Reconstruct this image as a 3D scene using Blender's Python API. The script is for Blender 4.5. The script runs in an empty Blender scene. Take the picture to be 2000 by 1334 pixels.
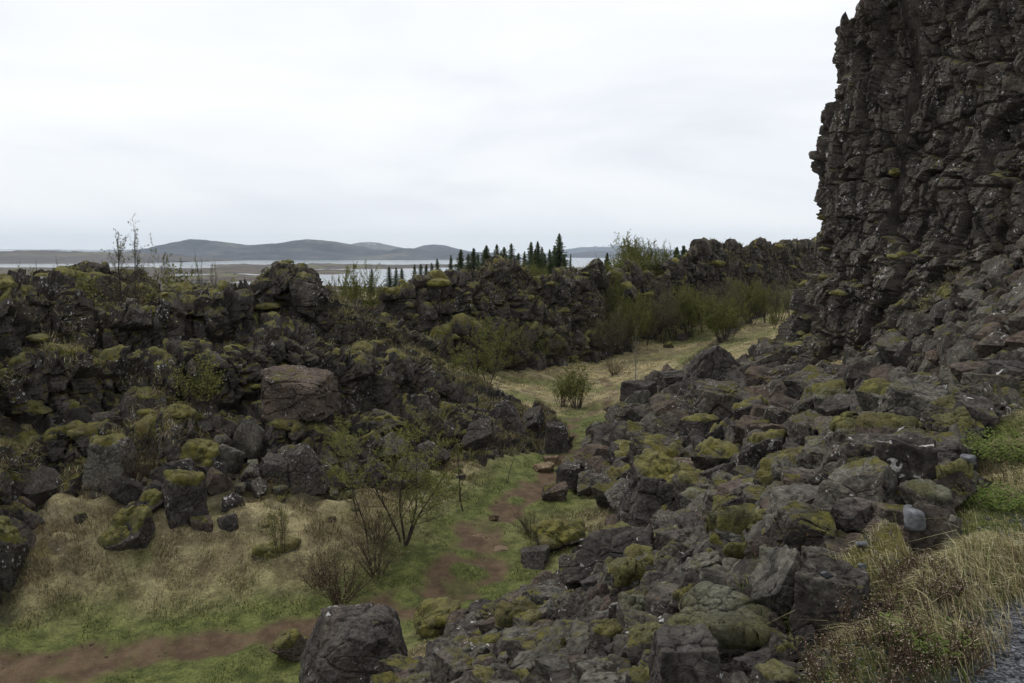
import bpy, bmesh, math, random
import numpy as np
from mathutils import Vector, Matrix

scene = bpy.context.scene
COL = scene.collection
R = math.radians

# ------------------------------------------------------------------ camera
FPX = 1556.0                      # focal length in photo pixels (28 mm on 36 mm)
PITCH = math.atan(172.0 / FPX)    # tilt that puts the horizon where the photo has it
cam_data = bpy.data.cameras.new("camera")
cam_data.lens = 28.0
cam_data.sensor_width = 36.0
cam_data.clip_start = 0.1
cam_data.clip_end = 60000.0
camera = bpy.data.objects.new("camera", cam_data)
COL.objects.link(camera)
camera.location = (0, 0, 0)       # eye height is the zero level of this scene
camera.rotation_euler = (math.pi / 2 - PITCH, 0, 0)
scene.camera = camera

# ------------------------------------------------------------------ sky, sun, exposure
scene.view_settings.view_transform = 'Standard'
scene.view_settings.look = 'None'
scene.view_settings.exposure = 0.16
scene.view_settings.gamma = 1.0
scene.cycles.volume_bounces = 2
SUN_EL, SUN_AZ = R(58), R(-35)    # high behind the cloud, ahead and to the left of the view
world = bpy.data.worlds.new("World")
scene.world = world
world.use_nodes = True
wn, wl = world.node_tree.nodes, world.node_tree.links
wn.clear()
wout = wn.new('ShaderNodeOutputWorld')
wbg = wn.new('ShaderNodeBackground')
wbg.inputs['Strength'].default_value = 0.1
wl.new(wbg.outputs[0], wout.inputs[0])
sky = wn.new('ShaderNodeTexSky')
sky.sky_type = 'NISHITA'
sky.sun_disc = False
sky.sun_elevation = SUN_EL
sky.sun_rotation = SUN_AZ
wtc = wn.new('ShaderNodeTexCoord')
wmap = wn.new('ShaderNodeMapping')
wmap.inputs['Scale'].default_value = (1.0, 1.0, 4.2)
wmap.inputs['Location'].default_value = (0.35, 0.2, 0.1)
wl.new(wtc.outputs['Generated'], wmap.inputs['Vector'])
wno = wn.new('ShaderNodeTexNoise')
wno.inputs['Scale'].default_value = 2.1
wno.inputs['Detail'].default_value = 6.0
wno.inputs['Roughness'].default_value = 0.5
wno.inputs['Distortion'].default_value = 0.35
wl.new(wmap.outputs[0], wno.inputs['Vector'])
wr = wn.new('ShaderNodeValToRGB')
wr.color_ramp.elements[0].position = 0.30
wr.color_ramp.elements[0].color = (0.775, 0.80, 0.85, 1)
wr.color_ramp.elements[1].position = 0.66
wr.color_ramp.elements[1].color = (0.985, 0.99, 1.0, 1)
e = wr.color_ramp.elements.new(0.48)
e.color = (0.905, 0.922, 0.955, 1)
wl.new(wno.outputs[0], wr.inputs[0])
wmul = wn.new('ShaderNodeVectorMath')
wmul.operation = 'SCALE'
wmul.inputs['Scale'].default_value = 9.9
wl.new(wr.outputs[0], wmul.inputs[0])
wmix = wn.new('ShaderNodeMix')
wmix.data_type = 'RGBA'
wmix.inputs['Factor'].default_value = 0.94
wl.new(sky.outputs[0], wmix.inputs['A'])
wl.new(wmul.outputs[0], wmix.inputs['B'])
wl.new(wmix.outputs['Result'], wbg.inputs['Color'])

sun_data = bpy.data.lights.new("sun", 'SUN')
sun_data.energy = 1.5
sun_data.angle = R(30)
sun_data.color = (1.0, 0.96, 0.9)
sun = bpy.data.objects.new("sun", sun_data)
COL.objects.link(sun)
sun.rotation_euler = (math.pi / 2 - SUN_EL, 0, -SUN_AZ + math.pi)
sd = Vector((math.sin(SUN_AZ) * math.cos(SUN_EL), math.cos(SUN_AZ) * math.cos(SUN_EL), math.sin(SUN_EL)))
sun.rotation_euler = sd.to_track_quat('Z', 'Y').to_euler()

# ------------------------------------------------------------------ measuring the place from the photograph
CP, SP = math.cos(PITCH), math.sin(PITCH)

def ray(px, py):
    u, v = (px - 1000.0) / FPX, (667.0 - py) / FPX
    return np.array([u, v * SP + CP, v * CP - SP])

def P(px, py, z=None, y=None):
    d = ray(px, py)
    return d * (z / d[2]) if y is None else d * (y / d[1])

def to_px(V):
    V = np.asarray(V)
    dep = V[..., 1] * CP - V[..., 2] * SP
    up = V[..., 1] * SP + V[..., 2] * CP
    return 1000 + FPX * V[..., 0] / dep, 667 - FPX * up / dep, dep

# ------------------------------------------------------------------ noise
U32 = np.uint32

def hsh(ix, iy, iz, seed):
    n = (ix.astype(np.int64) & 0xffffffff).astype(U32) * U32(73856093)
    n ^= (iy.astype(np.int64) & 0xffffffff).astype(U32) * U32(19349663)
    n ^= (iz.astype(np.int64) & 0xffffffff).astype(U32) * U32(83492791)
    n ^= U32((seed * 2654435761) & 0xffffffff)
    return mixh(n)

def mixh(n):
    n = n ^ (n >> U32(16)); n = n * U32(0x85ebca6b)
    n = n ^ (n >> U32(13)); n = n * U32(0xc2b2ae35)
    return n ^ (n >> U32(16))

def r01(n):
    return n.astype(np.float32) * np.float32(1 / 4294967296.0)

def rk(h, k):
    return r01(mixh(h + U32((k * 0x9E3779B9) & 0xffffffff)))

def vnoise(p, seed=0):
    p = np.asarray(p, dtype=np.float32)
    b = np.floor(p); f = p - b
    f = f * f * (3 - 2 * f)
    bi = b.astype(np.int32)
    out = 0
    for dx in (0, 1):
        wx = f[:, 0] if dx else 1 - f[:, 0]
        for dy in (0, 1):
            wy = f[:, 1] if dy else 1 - f[:, 1]
            for dz in (0, 1):
                wz = f[:, 2] if dz else 1 - f[:, 2]
                out = out + wx * wy * wz * r01(hsh(bi[:, 0] + dx, bi[:, 1] + dy, bi[:, 2] + dz, seed))
    return out * 2 - 1

def fbm(p, octv=4, seed=0, gain=0.5):
    p = np.asarray(p, dtype=np.float32)
    s, a = 0, 1.0
    for i in range(octv):
        s = s + a * vnoise(p * (2.03 ** i) + 17.3 * i, seed + i)
        a *= gain
    return s

def vor(p, seed=0, jit=0.85, box=0.0):
    p = np.asarray(p, dtype=np.float32)
    b = np.floor(p).astype(np.int32); f = p - b
    n = len(p)
    F1 = np.full(n, 9, np.float32); F2 = np.full(n, 9, np.float32)
    H = np.zeros(n, U32); D = np.zeros((n, 3), np.float32)
    for dx in (-1, 0, 1):
        for dy in (-1, 0, 1):
            for dz in (-1, 0, 1):
                h = hsh(b[:, 0] + dx, b[:, 1] + dy, b[:, 2] + dz, seed)
                c = np.stack([f[:, 0] - dx - 0.5 - jit * (rk(h, 1) - .5),
                              f[:, 1] - dy - 0.5 - jit * (rk(h, 2) - .5),
                              f[:, 2] - dz - 0.5 - jit * (rk(h, 3) - .5)], 1)
                d = np.sqrt((c * c).sum(1))
                if box:
                    d = d * (1 - box) + box * np.abs(c).max(1)
                m = d < F1
                F2 = np.where(m, F1, np.minimum(F2, d))
                F1 = np.where(m, d, F1)
                H = np.where(m, h, H)
                D[m] = c[m]
    return F1, F2, H, D

def sstep(a, b, x):
    t = np.clip((x - a) / (b - a), 0, 1)
    return t * t * (3 - 2 * t)

def blocks(p, cell, amp, tilt, crack, seed, cw=0.10, box=0.0, turn=0.0):
    """Displacement that breaks a surface into tilted blocks with cracks between them."""
    cell = np.asarray(cell, np.float32)
    if turn:
        ca, sa = math.cos(turn), math.sin(turn)
        p = np.stack([p[:, 0] * ca + p[:, 1] * sa, p[:, 1] * ca - p[:, 0] * sa, p[:, 2]], 1).astype(np.float32)
    F1, F2, H, D = vor(p / cell, seed, box=box)
    D = D * cell
    g = np.stack([rk(H, 5), rk(H, 6), rk(H, 7)], 1) * 2 - 1
    o = rk(H, 4) * 2 - 1
    return amp * o + tilt * (D * g).sum(1) - crack * (1 - sstep(0, cw, F2 - F1))

# ------------------------------------------------------------------ meshes
def mesh_np(name, V, quads=None, tris=None, mats=(), cols=None, midx=None, smooth=False, colname="tint"):
    me = bpy.data.meshes.new(name)
    V = np.ascontiguousarray(V, np.float32)
    me.vertices.add(len(V))
    me.vertices.foreach_set('co', V.ravel())
    loops, starts, totals, off = [], [], [], 0
    for A, k in ((quads, 4), (tris, 3)):
        if A is None or len(A) == 0:
            continue
        A = np.asarray(A, np.int32)
        loops.append(A.ravel())
        starts.append(off + np.arange(len(A), dtype=np.int32) * k)
        totals.append(np.full(len(A), k, np.int32))
        off += A.size
    L = np.concatenate(loops); S = np.concatenate(starts); Tt = np.concatenate(totals)
    me.loops.add(len(L)); me.loops.foreach_set('vertex_index', L)
    me.polygons.add(len(S)); me.polygons.foreach_set('loop_start', S); me.polygons.foreach_set('loop_total', Tt)
    if midx is not None:
        me.polygons.foreach_set('material_index', np.asarray(midx, np.int32))
    me.polygons.foreach_set('use_smooth', np.full(len(S), smooth, bool))
    if cols is not None:
        C = np.ones((len(V), 4), np.float32); C[:, :cols.shape[1]] = cols
        at = me.attributes.new(colname, 'FLOAT_COLOR', 'POINT')
        at.data.foreach_set('color', C.ravel())
    for m in mats:
        me.materials.append(m)
    me.update(calc_edges=True)
    return me

def grid_quads(nr, nc):
    i = np.arange(nr * nc, dtype=np.int32).reshape(nr, nc)
    return np.stack([i[:-1, :-1].ravel(), i[:-1, 1:].ravel(), i[1:, 1:].ravel(), i[1:, :-1].ravel()], 1)

def link(name, me, parent=None):
    o = bpy.data.objects.new(name, me)
    COL.objects.link(o)
    if parent is not None:
        o.parent = parent
    return o

def tag(o, label=None, cat=None, group=None, kind=None):
    for k, v in (('label', label), ('category', cat), ('group', group), ('kind', kind)):
        if v:
            o[k] = v
    return o

# ------------------------------------------------------------------ materials
def new_mat(name):
    m = bpy.data.materials.new(name)
    m.use_nodes = True
    nt = m.node_tree
    b = nt.nodes['Principled BSDF']
    b.inputs['Roughness'].default_value = 0.95
    b.inputs['Specular IOR Level'].default_value = 0.2
    return m, nt, b

class NB:
    """Small helper to wire shader nodes."""
    def __init__(s, nt):
        s.nt = nt
    def n(s, t, **kw):
        x = s.nt.nodes.new(t)
        for k, v in kw.items():
            setattr(x, k, v)
        return x
    def l(s, a, b):
        s.nt.links.new(a, b)
    def noise(s, vec, scale, detail=4, rough=0.55, dist=0.0):
        x = s.n('ShaderNodeTexNoise')
        x.inputs['Scale'].default_value = scale
        x.inputs['Detail'].default_value = detail
        x.inputs['Roughness'].default_value = rough
        x.inputs['Distortion'].default_value = dist
        s.l(vec, x.inputs['Vector'])
        return x.outputs[0]
    def voro(s, vec, scale, out=0):
        x = s.n('ShaderNodeTexVoronoi')
        x.inputs['Scale'].default_value = scale
        s.l(vec, x.inputs['Vector'])
        return x.outputs[out]
    def rng(s, v, a, b, c=0.0, d=1.0):
        x = s.n('ShaderNodeMapRange')
        x.interpolation_type = 'SMOOTHSTEP'
        for i, q in enumerate((a, b, c, d)):
            x.inputs[i + 1].default_value = q
        s.l(v, x.inputs[0])
        return x.outputs[0]
    def math(s, op, a, b=None):
        x = s.n('ShaderNodeMath', operation=op)
        for i, q in enumerate((a, b)):
            if q is None:
                continue
            if isinstance(q, (int, float)):
                x.inputs[i].default_value = q
            else:
                s.l(q, x.inputs[i])
        return x.outputs[0]
    def mix(s, f, a, b):
        x = s.n('ShaderNodeMix', data_type='RGBA')
        for nm, q in (('Factor', f), ('A', a), ('B', b)):
            if isinstance(q, (int, float)):
                x.inputs[nm].default_value = q
            elif isinstance(q, tuple):
                x.inputs[nm].default_value = (*q, 1)
            else:
                s.l(q, x.inputs[nm])
        return x.outputs['Result']
    def scale(s, c, f):
        x = s.n('ShaderNodeVectorMath', operation='SCALE')
        s.l(c, x.inputs[0])
        s.l(f, x.inputs['Scale'])
        return x.outputs[0]
    def bump(s, h, strength, dist, normal=None):
        x = s.n('ShaderNodeBump')
        x.inputs['Strength'].default_value = strength
        x.inputs['Distance'].default_value = dist
        s.l(h, x.inputs['Height'])
        if normal is not None:
            s.l(normal, x.inputs['Normal'])
        return x.outputs[0]

def rock_nodes(k, pos, nz, dark, mid, brown, white=0.5, moss=0.5, grey=0.3, wscale=13.0, mscale=1.3, brown_amt=0.5):
    """Basalt: dark ground colour, brown patches, grey lichen coat, white lichen spots, moss on what faces up."""
    n1 = k.noise(pos, 1.1, 6)
    c = k.mix(k.rng(n1, 0.35, 0.65), dark, mid)
    nb = k.noise(pos, 0.55, 5, 0.6, 0.6)
    c = k.mix(k.math('MULTIPLY', k.rng(nb, 0.5, 0.66), brown_amt), c, brown)
    nf = k.noise(pos, 11.0, 6, 0.7)
    c = k.scale(c, k.rng(nf, 0.28, 0.72, 0.34, 1.7))
    if grey > 0:
        ng = k.noise(pos, 3.0, 8, 0.72)
        g = k.rng(ng, 0.49, 0.57, 0.0, grey)
        gc = k.mix(k.rng(k.noise(pos, 24.0, 3), .35, .65), (0.060, 0.055, 0.043), (0.145, 0.135, 0.110))
        c = k.mix(g, c, gc)
    if white > 0:
        nw = k.noise(pos, wscale, 5, 0.62, 0.8)
        nw2 = k.noise(pos, 0.9, 4, 0.65)
        area = k.rng(nw2, 0.47, 0.66)
        thr = k.math('SUBTRACT', 0.665, k.math('MULTIPLY', area, 0.075 + 0.04 * white))
        wm = k.rng(k.math('SUBTRACT', nw, thr), 0.0, 0.045)
        wm = k.math('MULTIPLY', wm, k.rng(area, 0.0, 0.5, 0.35, 0.95))
        c = k.mix(k.math('MULTIPLY', wm, min(1.0, 0.45 + white * .6)), c, (0.56, 0.55, 0.53))
        no = k.noise(pos, 17.0, 2)
        om = k.math('MULTIPLY', k.rng(no, 0.70, 0.74), 0.5)
        c = k.mix(om, c, (0.16, 0.10, 0.035))
    if moss > 0:
        nm = k.noise(pos, mscale, 5, 0.6)
        nm2 = k.noise(pos, 9.0, 4, 0.6)
        up = k.rng(nz, 0.25, 0.8)
        s = k.math('ADD', k.math('MULTIPLY', up, 0.42), k.math('ADD', k.math('MULTIPLY', nm, 0.75), k.math('MULTIPLY', nm2, 0.2)))
        mm = k.rng(s, 1.02 - 0.32 * moss, 1.10 - 0.32 * moss)
        mc = k.mix(k.rng(nm2, 0.3, 0.7), (0.035, 0.034, 0.011), (0.105, 0.095, 0.024))
        c = k.mix(mm, c, mc)
    return c

def rock_bump(k, pos, s=1.0):
    h = k.noise(pos, 5.0, 9, 0.68)
    v = k.voro(pos, 16.0)
    hh = k.math('ADD', h, k.math('MULTIPLY', v, 0.22))
    return k.bump(hh, 0.75, 0.07 * s)

def rock_mat(name, **kw):
    m, nt, b = new_mat(name)
    k = NB(nt)
    g = k.n('ShaderNodeNewGeometry')
    sx = k.n('ShaderNodeSeparateXYZ')
    k.l(g.outputs['Normal'], sx.inputs[0])
    c = rock_nodes(k, g.outputs['Position'], sx.outputs[2], **kw)
    k.l(c, b.inputs['Base Color'])
    k.l(rock_bump(k, g.outputs['Position']), b.inputs['Normal'])
    return m

M = {}
M['wall'] = rock_mat('basalt_wall', dark=(0.0265, 0.0234, 0.0211), mid=(0.0741, 0.0647, 0.0577), brown=(0.0780, 0.0562, 0.0421), white=0.7, moss=0.62, grey=0.32, wscale=8.0)
M['cliff'] = rock_mat('basalt_cliff', dark=(0.030, 0.026, 0.023), mid=(0.092, 0.079, 0.069), brown=(0.088, 0.066, 0.052), white=0.85, moss=0.45, grey=0.35, wscale=7.0)
M['talus'] = rock_mat('basalt_talus', dark=(0.0311, 0.0266, 0.0229), mid=(0.0829, 0.0710, 0.0614), brown=(0.0777, 0.0585, 0.0459), white=0.5, moss=0.45, grey=0.6, wscale=11.0, mscale=1.0)
M['bare'] = rock_mat('bare_basalt', dark=(0.0281, 0.0244, 0.0222), mid=(0.0651, 0.0570, 0.0518), brown=(0.0703, 0.0540, 0.0444), white=0.55, moss=0.12, grey=0.25, wscale=10.0)
M['brownrock'] = rock_mat('brown_basalt', dark=(0.0400, 0.0304, 0.0248), mid=(0.0840, 0.0632, 0.0504), brown=(0.1080, 0.0784, 0.0576), white=0.5, moss=0.3, grey=0.15, wscale=9.0)
M['greyrock'] = rock_mat('lichened_basalt', dark=(0.0480, 0.0440, 0.0376), mid=(0.0960, 0.0896, 0.0768), brown=(0.0760, 0.0632, 0.0512), white=0.3, moss=0.35, grey=0.95, wscale=14.0)
M['tan'] = rock_mat('worn_stone', dark=(0.12, 0.085, 0.055), mid=(0.21, 0.155, 0.10), brown=(0.17, 0.12, 0.075), white=0, moss=0, grey=0)
M['pebble'] = rock_mat('smooth_stone', dark=(0.11, 0.115, 0.125), mid=(0.17, 0.175, 0.185), brown=(0.15, 0.15, 0.155), white=0, moss=0, grey=0)

def moss_mat(name, lo, hi, pale, pale_amt):
    m, nt, b = new_mat(name)
    k = NB(nt)
    g = k.n('ShaderNodeNewGeometry')
    pos = g.outputs['Position']
    sx = k.n('ShaderNodeSeparateXYZ')
    k.l(g.outputs['Normal'], sx.inputs[0])
    n1 = k.noise(pos, 3.2, 6, 0.65)
    n2 = k.noise(pos, 45.0, 3, 0.7)
    c = k.mix(k.rng(n1, 0.33, 0.67), lo, hi)
    n3 = k.noise(pos, 1.7, 4, 0.6)
    c = k.mix(k.math('MULTIPLY', k.rng(n3, 0.46, 0.62), pale_amt), c, pale)
    c = k.mix(k.math('MULTIPLY', k.rng(k.noise(pos, 0.8, 4, 0.6), 0.5, 0.66), 0.55), c, (0.075, 0.05, 0.022))
    c = k.scale(c, k.rng(n2, 0.25, 0.75, 0.45, 1.5))
    k.l(c, b.inputs['Base Color'])
    b.inputs['Roughness'].default_value = 1.0
    b.inputs['Specular IOR Level'].default_value = 0.05
    b.inputs['Sheen Weight'].default_value = 0.12
    h = k.math('ADD', k.noise(pos, 30.0, 6, 0.75), k.math('MULTIPLY', k.noise(pos, 7.0, 4), 1.2))
    k.l(k.bump(h, 1.0, 0.09), b.inputs['Normal'])
    return m

M['moss'] = moss_mat('olive_moss', (0.055, 0.052, 0.013), (0.215, 0.195, 0.038), (0.26, 0.24, 0.105), 0.4)
M['greymoss'] = moss_mat('woolly_moss', (0.07, 0.068, 0.022), (0.155, 0.145, 0.045), (0.22, 0.22, 0.155), 0.85)

def tint_mat(name, rough=0.9, trans=0.0, var=0.25):
    """Plant material whose colour is the plant's own, stored per blade or leaf."""
    m, nt, b = new_mat(name)
    k = NB(nt)
    a = k.n('ShaderNodeAttribute', attribute_name='tint')
    k.l(a.outputs['Color'], b.inputs['Base Color'])
    b.inputs['Roughness'].default_value = rough
    b.inputs['Specular IOR Level'].default_value = 0.12
    if trans:
        b.inputs['Subsurface Weight'].default_value = 0.0
    return m

M['blade'] = tint_mat('grass_blade')

def plain_mat(name, c0, c1, scale, bump=0.4, dist=0.02, rough=0.95):
    m, nt, b = new_mat(name)
    k = NB(nt)
    g = k.n('ShaderNodeNewGeometry')
    n = k.noise(g.outputs['Position'], scale, 5, 0.65)
    k.l(k.mix(k.rng(n, 0.3, 0.7), c0, c1), b.inputs['Base Color'])
    b.inputs['Roughness'].default_value = rough
    if bump:
        k.l(k.bump(n, bump, dist), b.inputs['Normal'])
    return m

M['bark'] = plain_mat('dark_bark', (0.028, 0.022, 0.019), (0.085, 0.070, 0.062), 9.0)
M['palebark'] = plain_mat('pale_bark', (0.10, 0.085, 0.075), (0.34, 0.31, 0.28), 5.0)
M['redtwig'] = plain_mat('red_brown_twig', (0.040, 0.024, 0.018), (0.095, 0.060, 0.045), 12.0)
M['leaf'] = plain_mat('young_leaf', (0.095, 0.105, 0.024), (0.20, 0.205, 0.060), 1.6, 0)
M['leafdull'] = plain_mat('dull_leaf', (0.105, 0.098, 0.048), (0.185, 0.172, 0.085), 1.2, 0)
M['leafbright'] = plain_mat('bright_leaf', (0.09, 0.14, 0.018), (0.18, 0.24, 0.04), 2.0, 0)
M['needle'] = plain_mat('dark_needle', (0.030, 0.050, 0.022), (0.095, 0.125, 0.046), 1.1, 0)
M['needlepale'] = plain_mat('light_needle', (0.03, 0.045, 0.016), (0.075, 0.095, 0.032), 1.1, 0)

# ------------------------------------------------------------------ ground heights
W = lambda x, y, z: (x, y, z)
cps = [tuple(P(px, py, z)) for px, py, z in [
    # valley floor and path
    (-250, 1330, -11.2), (0, 1320, -11.0), (250, 1270, -11.0), (450, 1262, -11.0), (620, 1235, -10.9), (250, 1334, -11.1), (500, 1334, -11.1),
    (850, 1180, -10.7), (930, 1120, -10.6), (960, 1060, -10.4), (1060, 960, -10.1), (1110, 870, -10.0),
    (1130, 800, -10.5), (1000, 750, -10.3), (1180, 700, -10.0), (1250, 720, -10.0), (1350, 690, -9.3), (1450, 660, -8.6), (1505, 640, -8.2), (1080, 720, -10.2),
    # grass slope at the foot of the near wall
    (-150, 1260, -10.6), (0, 1200, -10.5), (100, 1100, -9.7), (200, 1150, -10.4), (400, 1100, -10.1), (550, 1060, -9.8), (700, 1060, -9.9), (850, 1000, -9.9), (300, 1040, -9.3), (450, 1000, -9.1), (200, 1010, -8.9), (600, 980, -9.2), (750, 950, -9.5),
    # boulder slope under the tall cliff
    (1130, 1150, -10.3), (1210, 1010, -10.0), (1150, 890, -9.9), (1245, 775, -9.7), (1330, 735, -9.3), (1430, 725, -8.2), (1300, 1000, -9.2), (1400, 1000, -7.6), (1500, 900, -6.9),
    (1600, 850, -6.0), (1700, 850, -4.9), (1800, 800, -3.7), (1900, 780, -2.7), (2000, 620, -1.5), (1900, 660, -2.4), (1800, 720, -4.2), (1600, 740, -6.5), (1450, 800, -8.2), (1300, 850, -9.2),
    (1540, 690, -6.6), (1640, 700, -6.3)]]
cps += [tuple(P(px, py, y=y)) for px, py, y in [(2000, 505, 31.0), (1900, 575, 33.0), (1800, 645, 35.5), (1700, 702, 39.0), (2120, 470, 27.0)]]
p0, dr, nl = np.array([1.55, 3.7]), np.array([.61, .79]), np.array([-.79, .61])
for t in (-6, -2, 2, 6, 10, 14):
    for d in ((0.0, 0.6, 2.5, 5.0, 8.0, 11.0) if t < 11 else (0.0, 2.5)):
        if t > 8 and d > 7:
            continue
        q = p0 + dr * t + nl * d
        z = -1.75 - 0.70 * max(0, d - 0.15)
        cps.append((q[0], q[1], max(z, -10.6)))
    for d in (-1.2, -4.0, -9.0):
        q = p0 + dr * t + nl * d
        cps.append((q[0], q[1], -1.66 + (0.25 * (-d - 1.5) if d < -2 else 0)))
cps += [W(-10, 3, -10.8), W(-20, 5, -11.2), W(-22, 15, -11.2), W(-35, 10, -11), W(-6, -3, -7.5), W(-10, 12, -10.9), W(-15, -5, -11),
        W(24, 36, 0.0), W(25, 24, 0.5), W(30, 30, 4), W(40, 30, 6), W(26, 60, -5), W(34, 70, -6), W(45, 50, 2), W(20, 5, 1.5), W(35, 10, 4),
        # hidden land behind the low walls
        W(-32, 36, -4.0), W(-20, 38, -2.8), W(-14, 37.5, -2.5), (*P(240, 600, y=38.0),), W(-11, 48, -4.5), W(-5, 51, -8.6), W(0, 50, -10), W(-25, 50, -4.5), W(-12, 60, -7), W(-3, 57, -9.4), W(-2, 64, -9.6),
        W(8, 78, -9.6), W(16, 86, -9.2), W(28, 105, -8.6), W(45, 135, -8), W(54, 150, -8),
        W(2, 84, -4.2), W(10, 94, -3.6), W(16, 104, -3.6), W(26, 122, -2.4), W(44, 160, -2), W(-8, 76, -5.2), W(-30, 70, -7.5), W(-22, 96, -5.4), W(-20, 125, -6.5), W(0, 118, -4.6), W(-14, 106, -4.6), W(-4, 100, -4.4), W(6, 106, -4.4), W(-8, 132, -5.2), W(30, 150, -6), W(-50, 60, -8), W(-60, 120, -14),
        W(60, 110, -2), W(55, 90, -2), W(0, 170, -14), W(70, 165, -4), W(-60, 20, -9), W(-60, 165, -18)]
cps = np.array(cps, np.float64)

def kern(r2):
    return -np.sqrt(r2 + 1.5)

def fit(c):
    n = len(c)
    A = np.zeros((n + 3, n + 3))
    d2 = ((c[:, None, :2] - c[None, :, :2]) ** 2).sum(2)
    A[:n, :n] = kern(d2) - np.eye(n) * 0.12
    A[:n, n] = 1; A[:n, n + 1:] = c[:, :2]
    A[n, :n] = 1; A[n + 1:, :n] = c[:, :2].T
    return np.linalg.solve(A, np.concatenate([c[:, 2], np.zeros(3)]))
wts = fit(cps)

def G(x, y):
    x = np.asarray(x, np.float64).ravel(); y = np.asarray(y, np.float64).ravel()
    out = np.empty(len(x))
    for i in range(0, len(x), 40000):
        xs, ys = np.clip(x[i:i + 40000], -62, 75), np.clip(y[i:i + 40000], -10, 170)
        d2 = (xs[:, None] - cps[None, :, 0]) ** 2 + (ys[:, None] - cps[None, :, 1]) ** 2
        out[i:i + 40000] = kern(d2) @ wts[:len(cps)] + wts[len(cps)] + wts[len(cps) + 1] * xs + wts[len(cps) + 2] * ys
    dx = np.maximum(np.maximum(-62 - x, x - 75), 0); dy = np.maximum(np.maximum(-10 - y, y - 170), 0)
    dd = np.hypot(dx, dy)
    out = np.maximum(out - 0.13 * dd, np.minimum(out, -49.6))
    return out

_ts = np.exp(np.linspace(math.log(2.0), math.log(230.0), 700))
def hit(px, py):
    d = ray(px, py)
    pts = d[None] * _ts[:, None]
    below = pts[:, 2] < G(pts[:, 0], pts[:, 1])
    i = int(np.argmax(below)) if below.any() else len(_ts) - 1
    return pts[i]

def polyd(x, y, pts):
    """Distance to a polyline and the interpolated half width there."""
    best = np.full(len(x), 1e9); bw = np.zeros(len(x))
    for (ax, ay, aw), (bx, by, bw2) in zip(pts[:-1], pts[1:]):
        vx, vy = bx - ax, by - ay
        t = np.clip(((x - ax) * vx + (y - ay) * vy) / (vx * vx + vy * vy), 0, 1)
        d = np.hypot(x - ax - t * vx, y - ay - t * vy)
        m = d < best
        best = np.where(m, d, best); bw = np.where(m, aw + t * (bw2 - aw), bw)
    return best, bw

def line(lst):
    return [(*hit(px, py)[:2], w) for px, py, w in lst]
PATH = line([(-300, 1370, 1.0), (-60, 1322, 1.0), (120, 1302, 1.0), (260, 1280, .95), (400, 1266, .85), (520, 1256, .75), (640, 1236, .8), (730, 1205, .8), (830, 1180, .9), (900, 1140, 1.5), (945, 1090, 1.35), (940, 1040, 1.2), (985, 1000, 1.1), (1050, 965, .85), (1075, 925, .6), (1105, 880, .5), (1112, 840, .5), (1118, 820, .5)])
SIDE = line([(1118, 825, .4), (1165, 805, .4), (1195, 785, .4), (1200, 768, .35), (1180, 745, .3)])
FAR = line([(1240, 715, .55), (1320, 692, .7), (1400, 668, .8), (1470, 648, .8), (1515, 635, .6)])
WORN = line([(1270, 702, 1.5), (1350, 692, 2.6), (1430, 672, 3.0), (1500, 648, 2.0)])
TRACK = line([(300, 1200, .6), (400, 1130, .6), (455, 1085, .4)])

BANK = [(*P(a, b, z=c)[:2], 1.0) for a, b, c in [(-250, 1270, -10.5), (-100, 1180, -10.2), (20, 1060, -9.4), (90, 1000, -9.0), (200, 965, -8.6), (330, 955, -8.7), (480, 950, -8.9), (600, 955, -9.2), (700, 950, -9.5), (800, 925, -9.7), (870, 915, -9.8)]]

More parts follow.
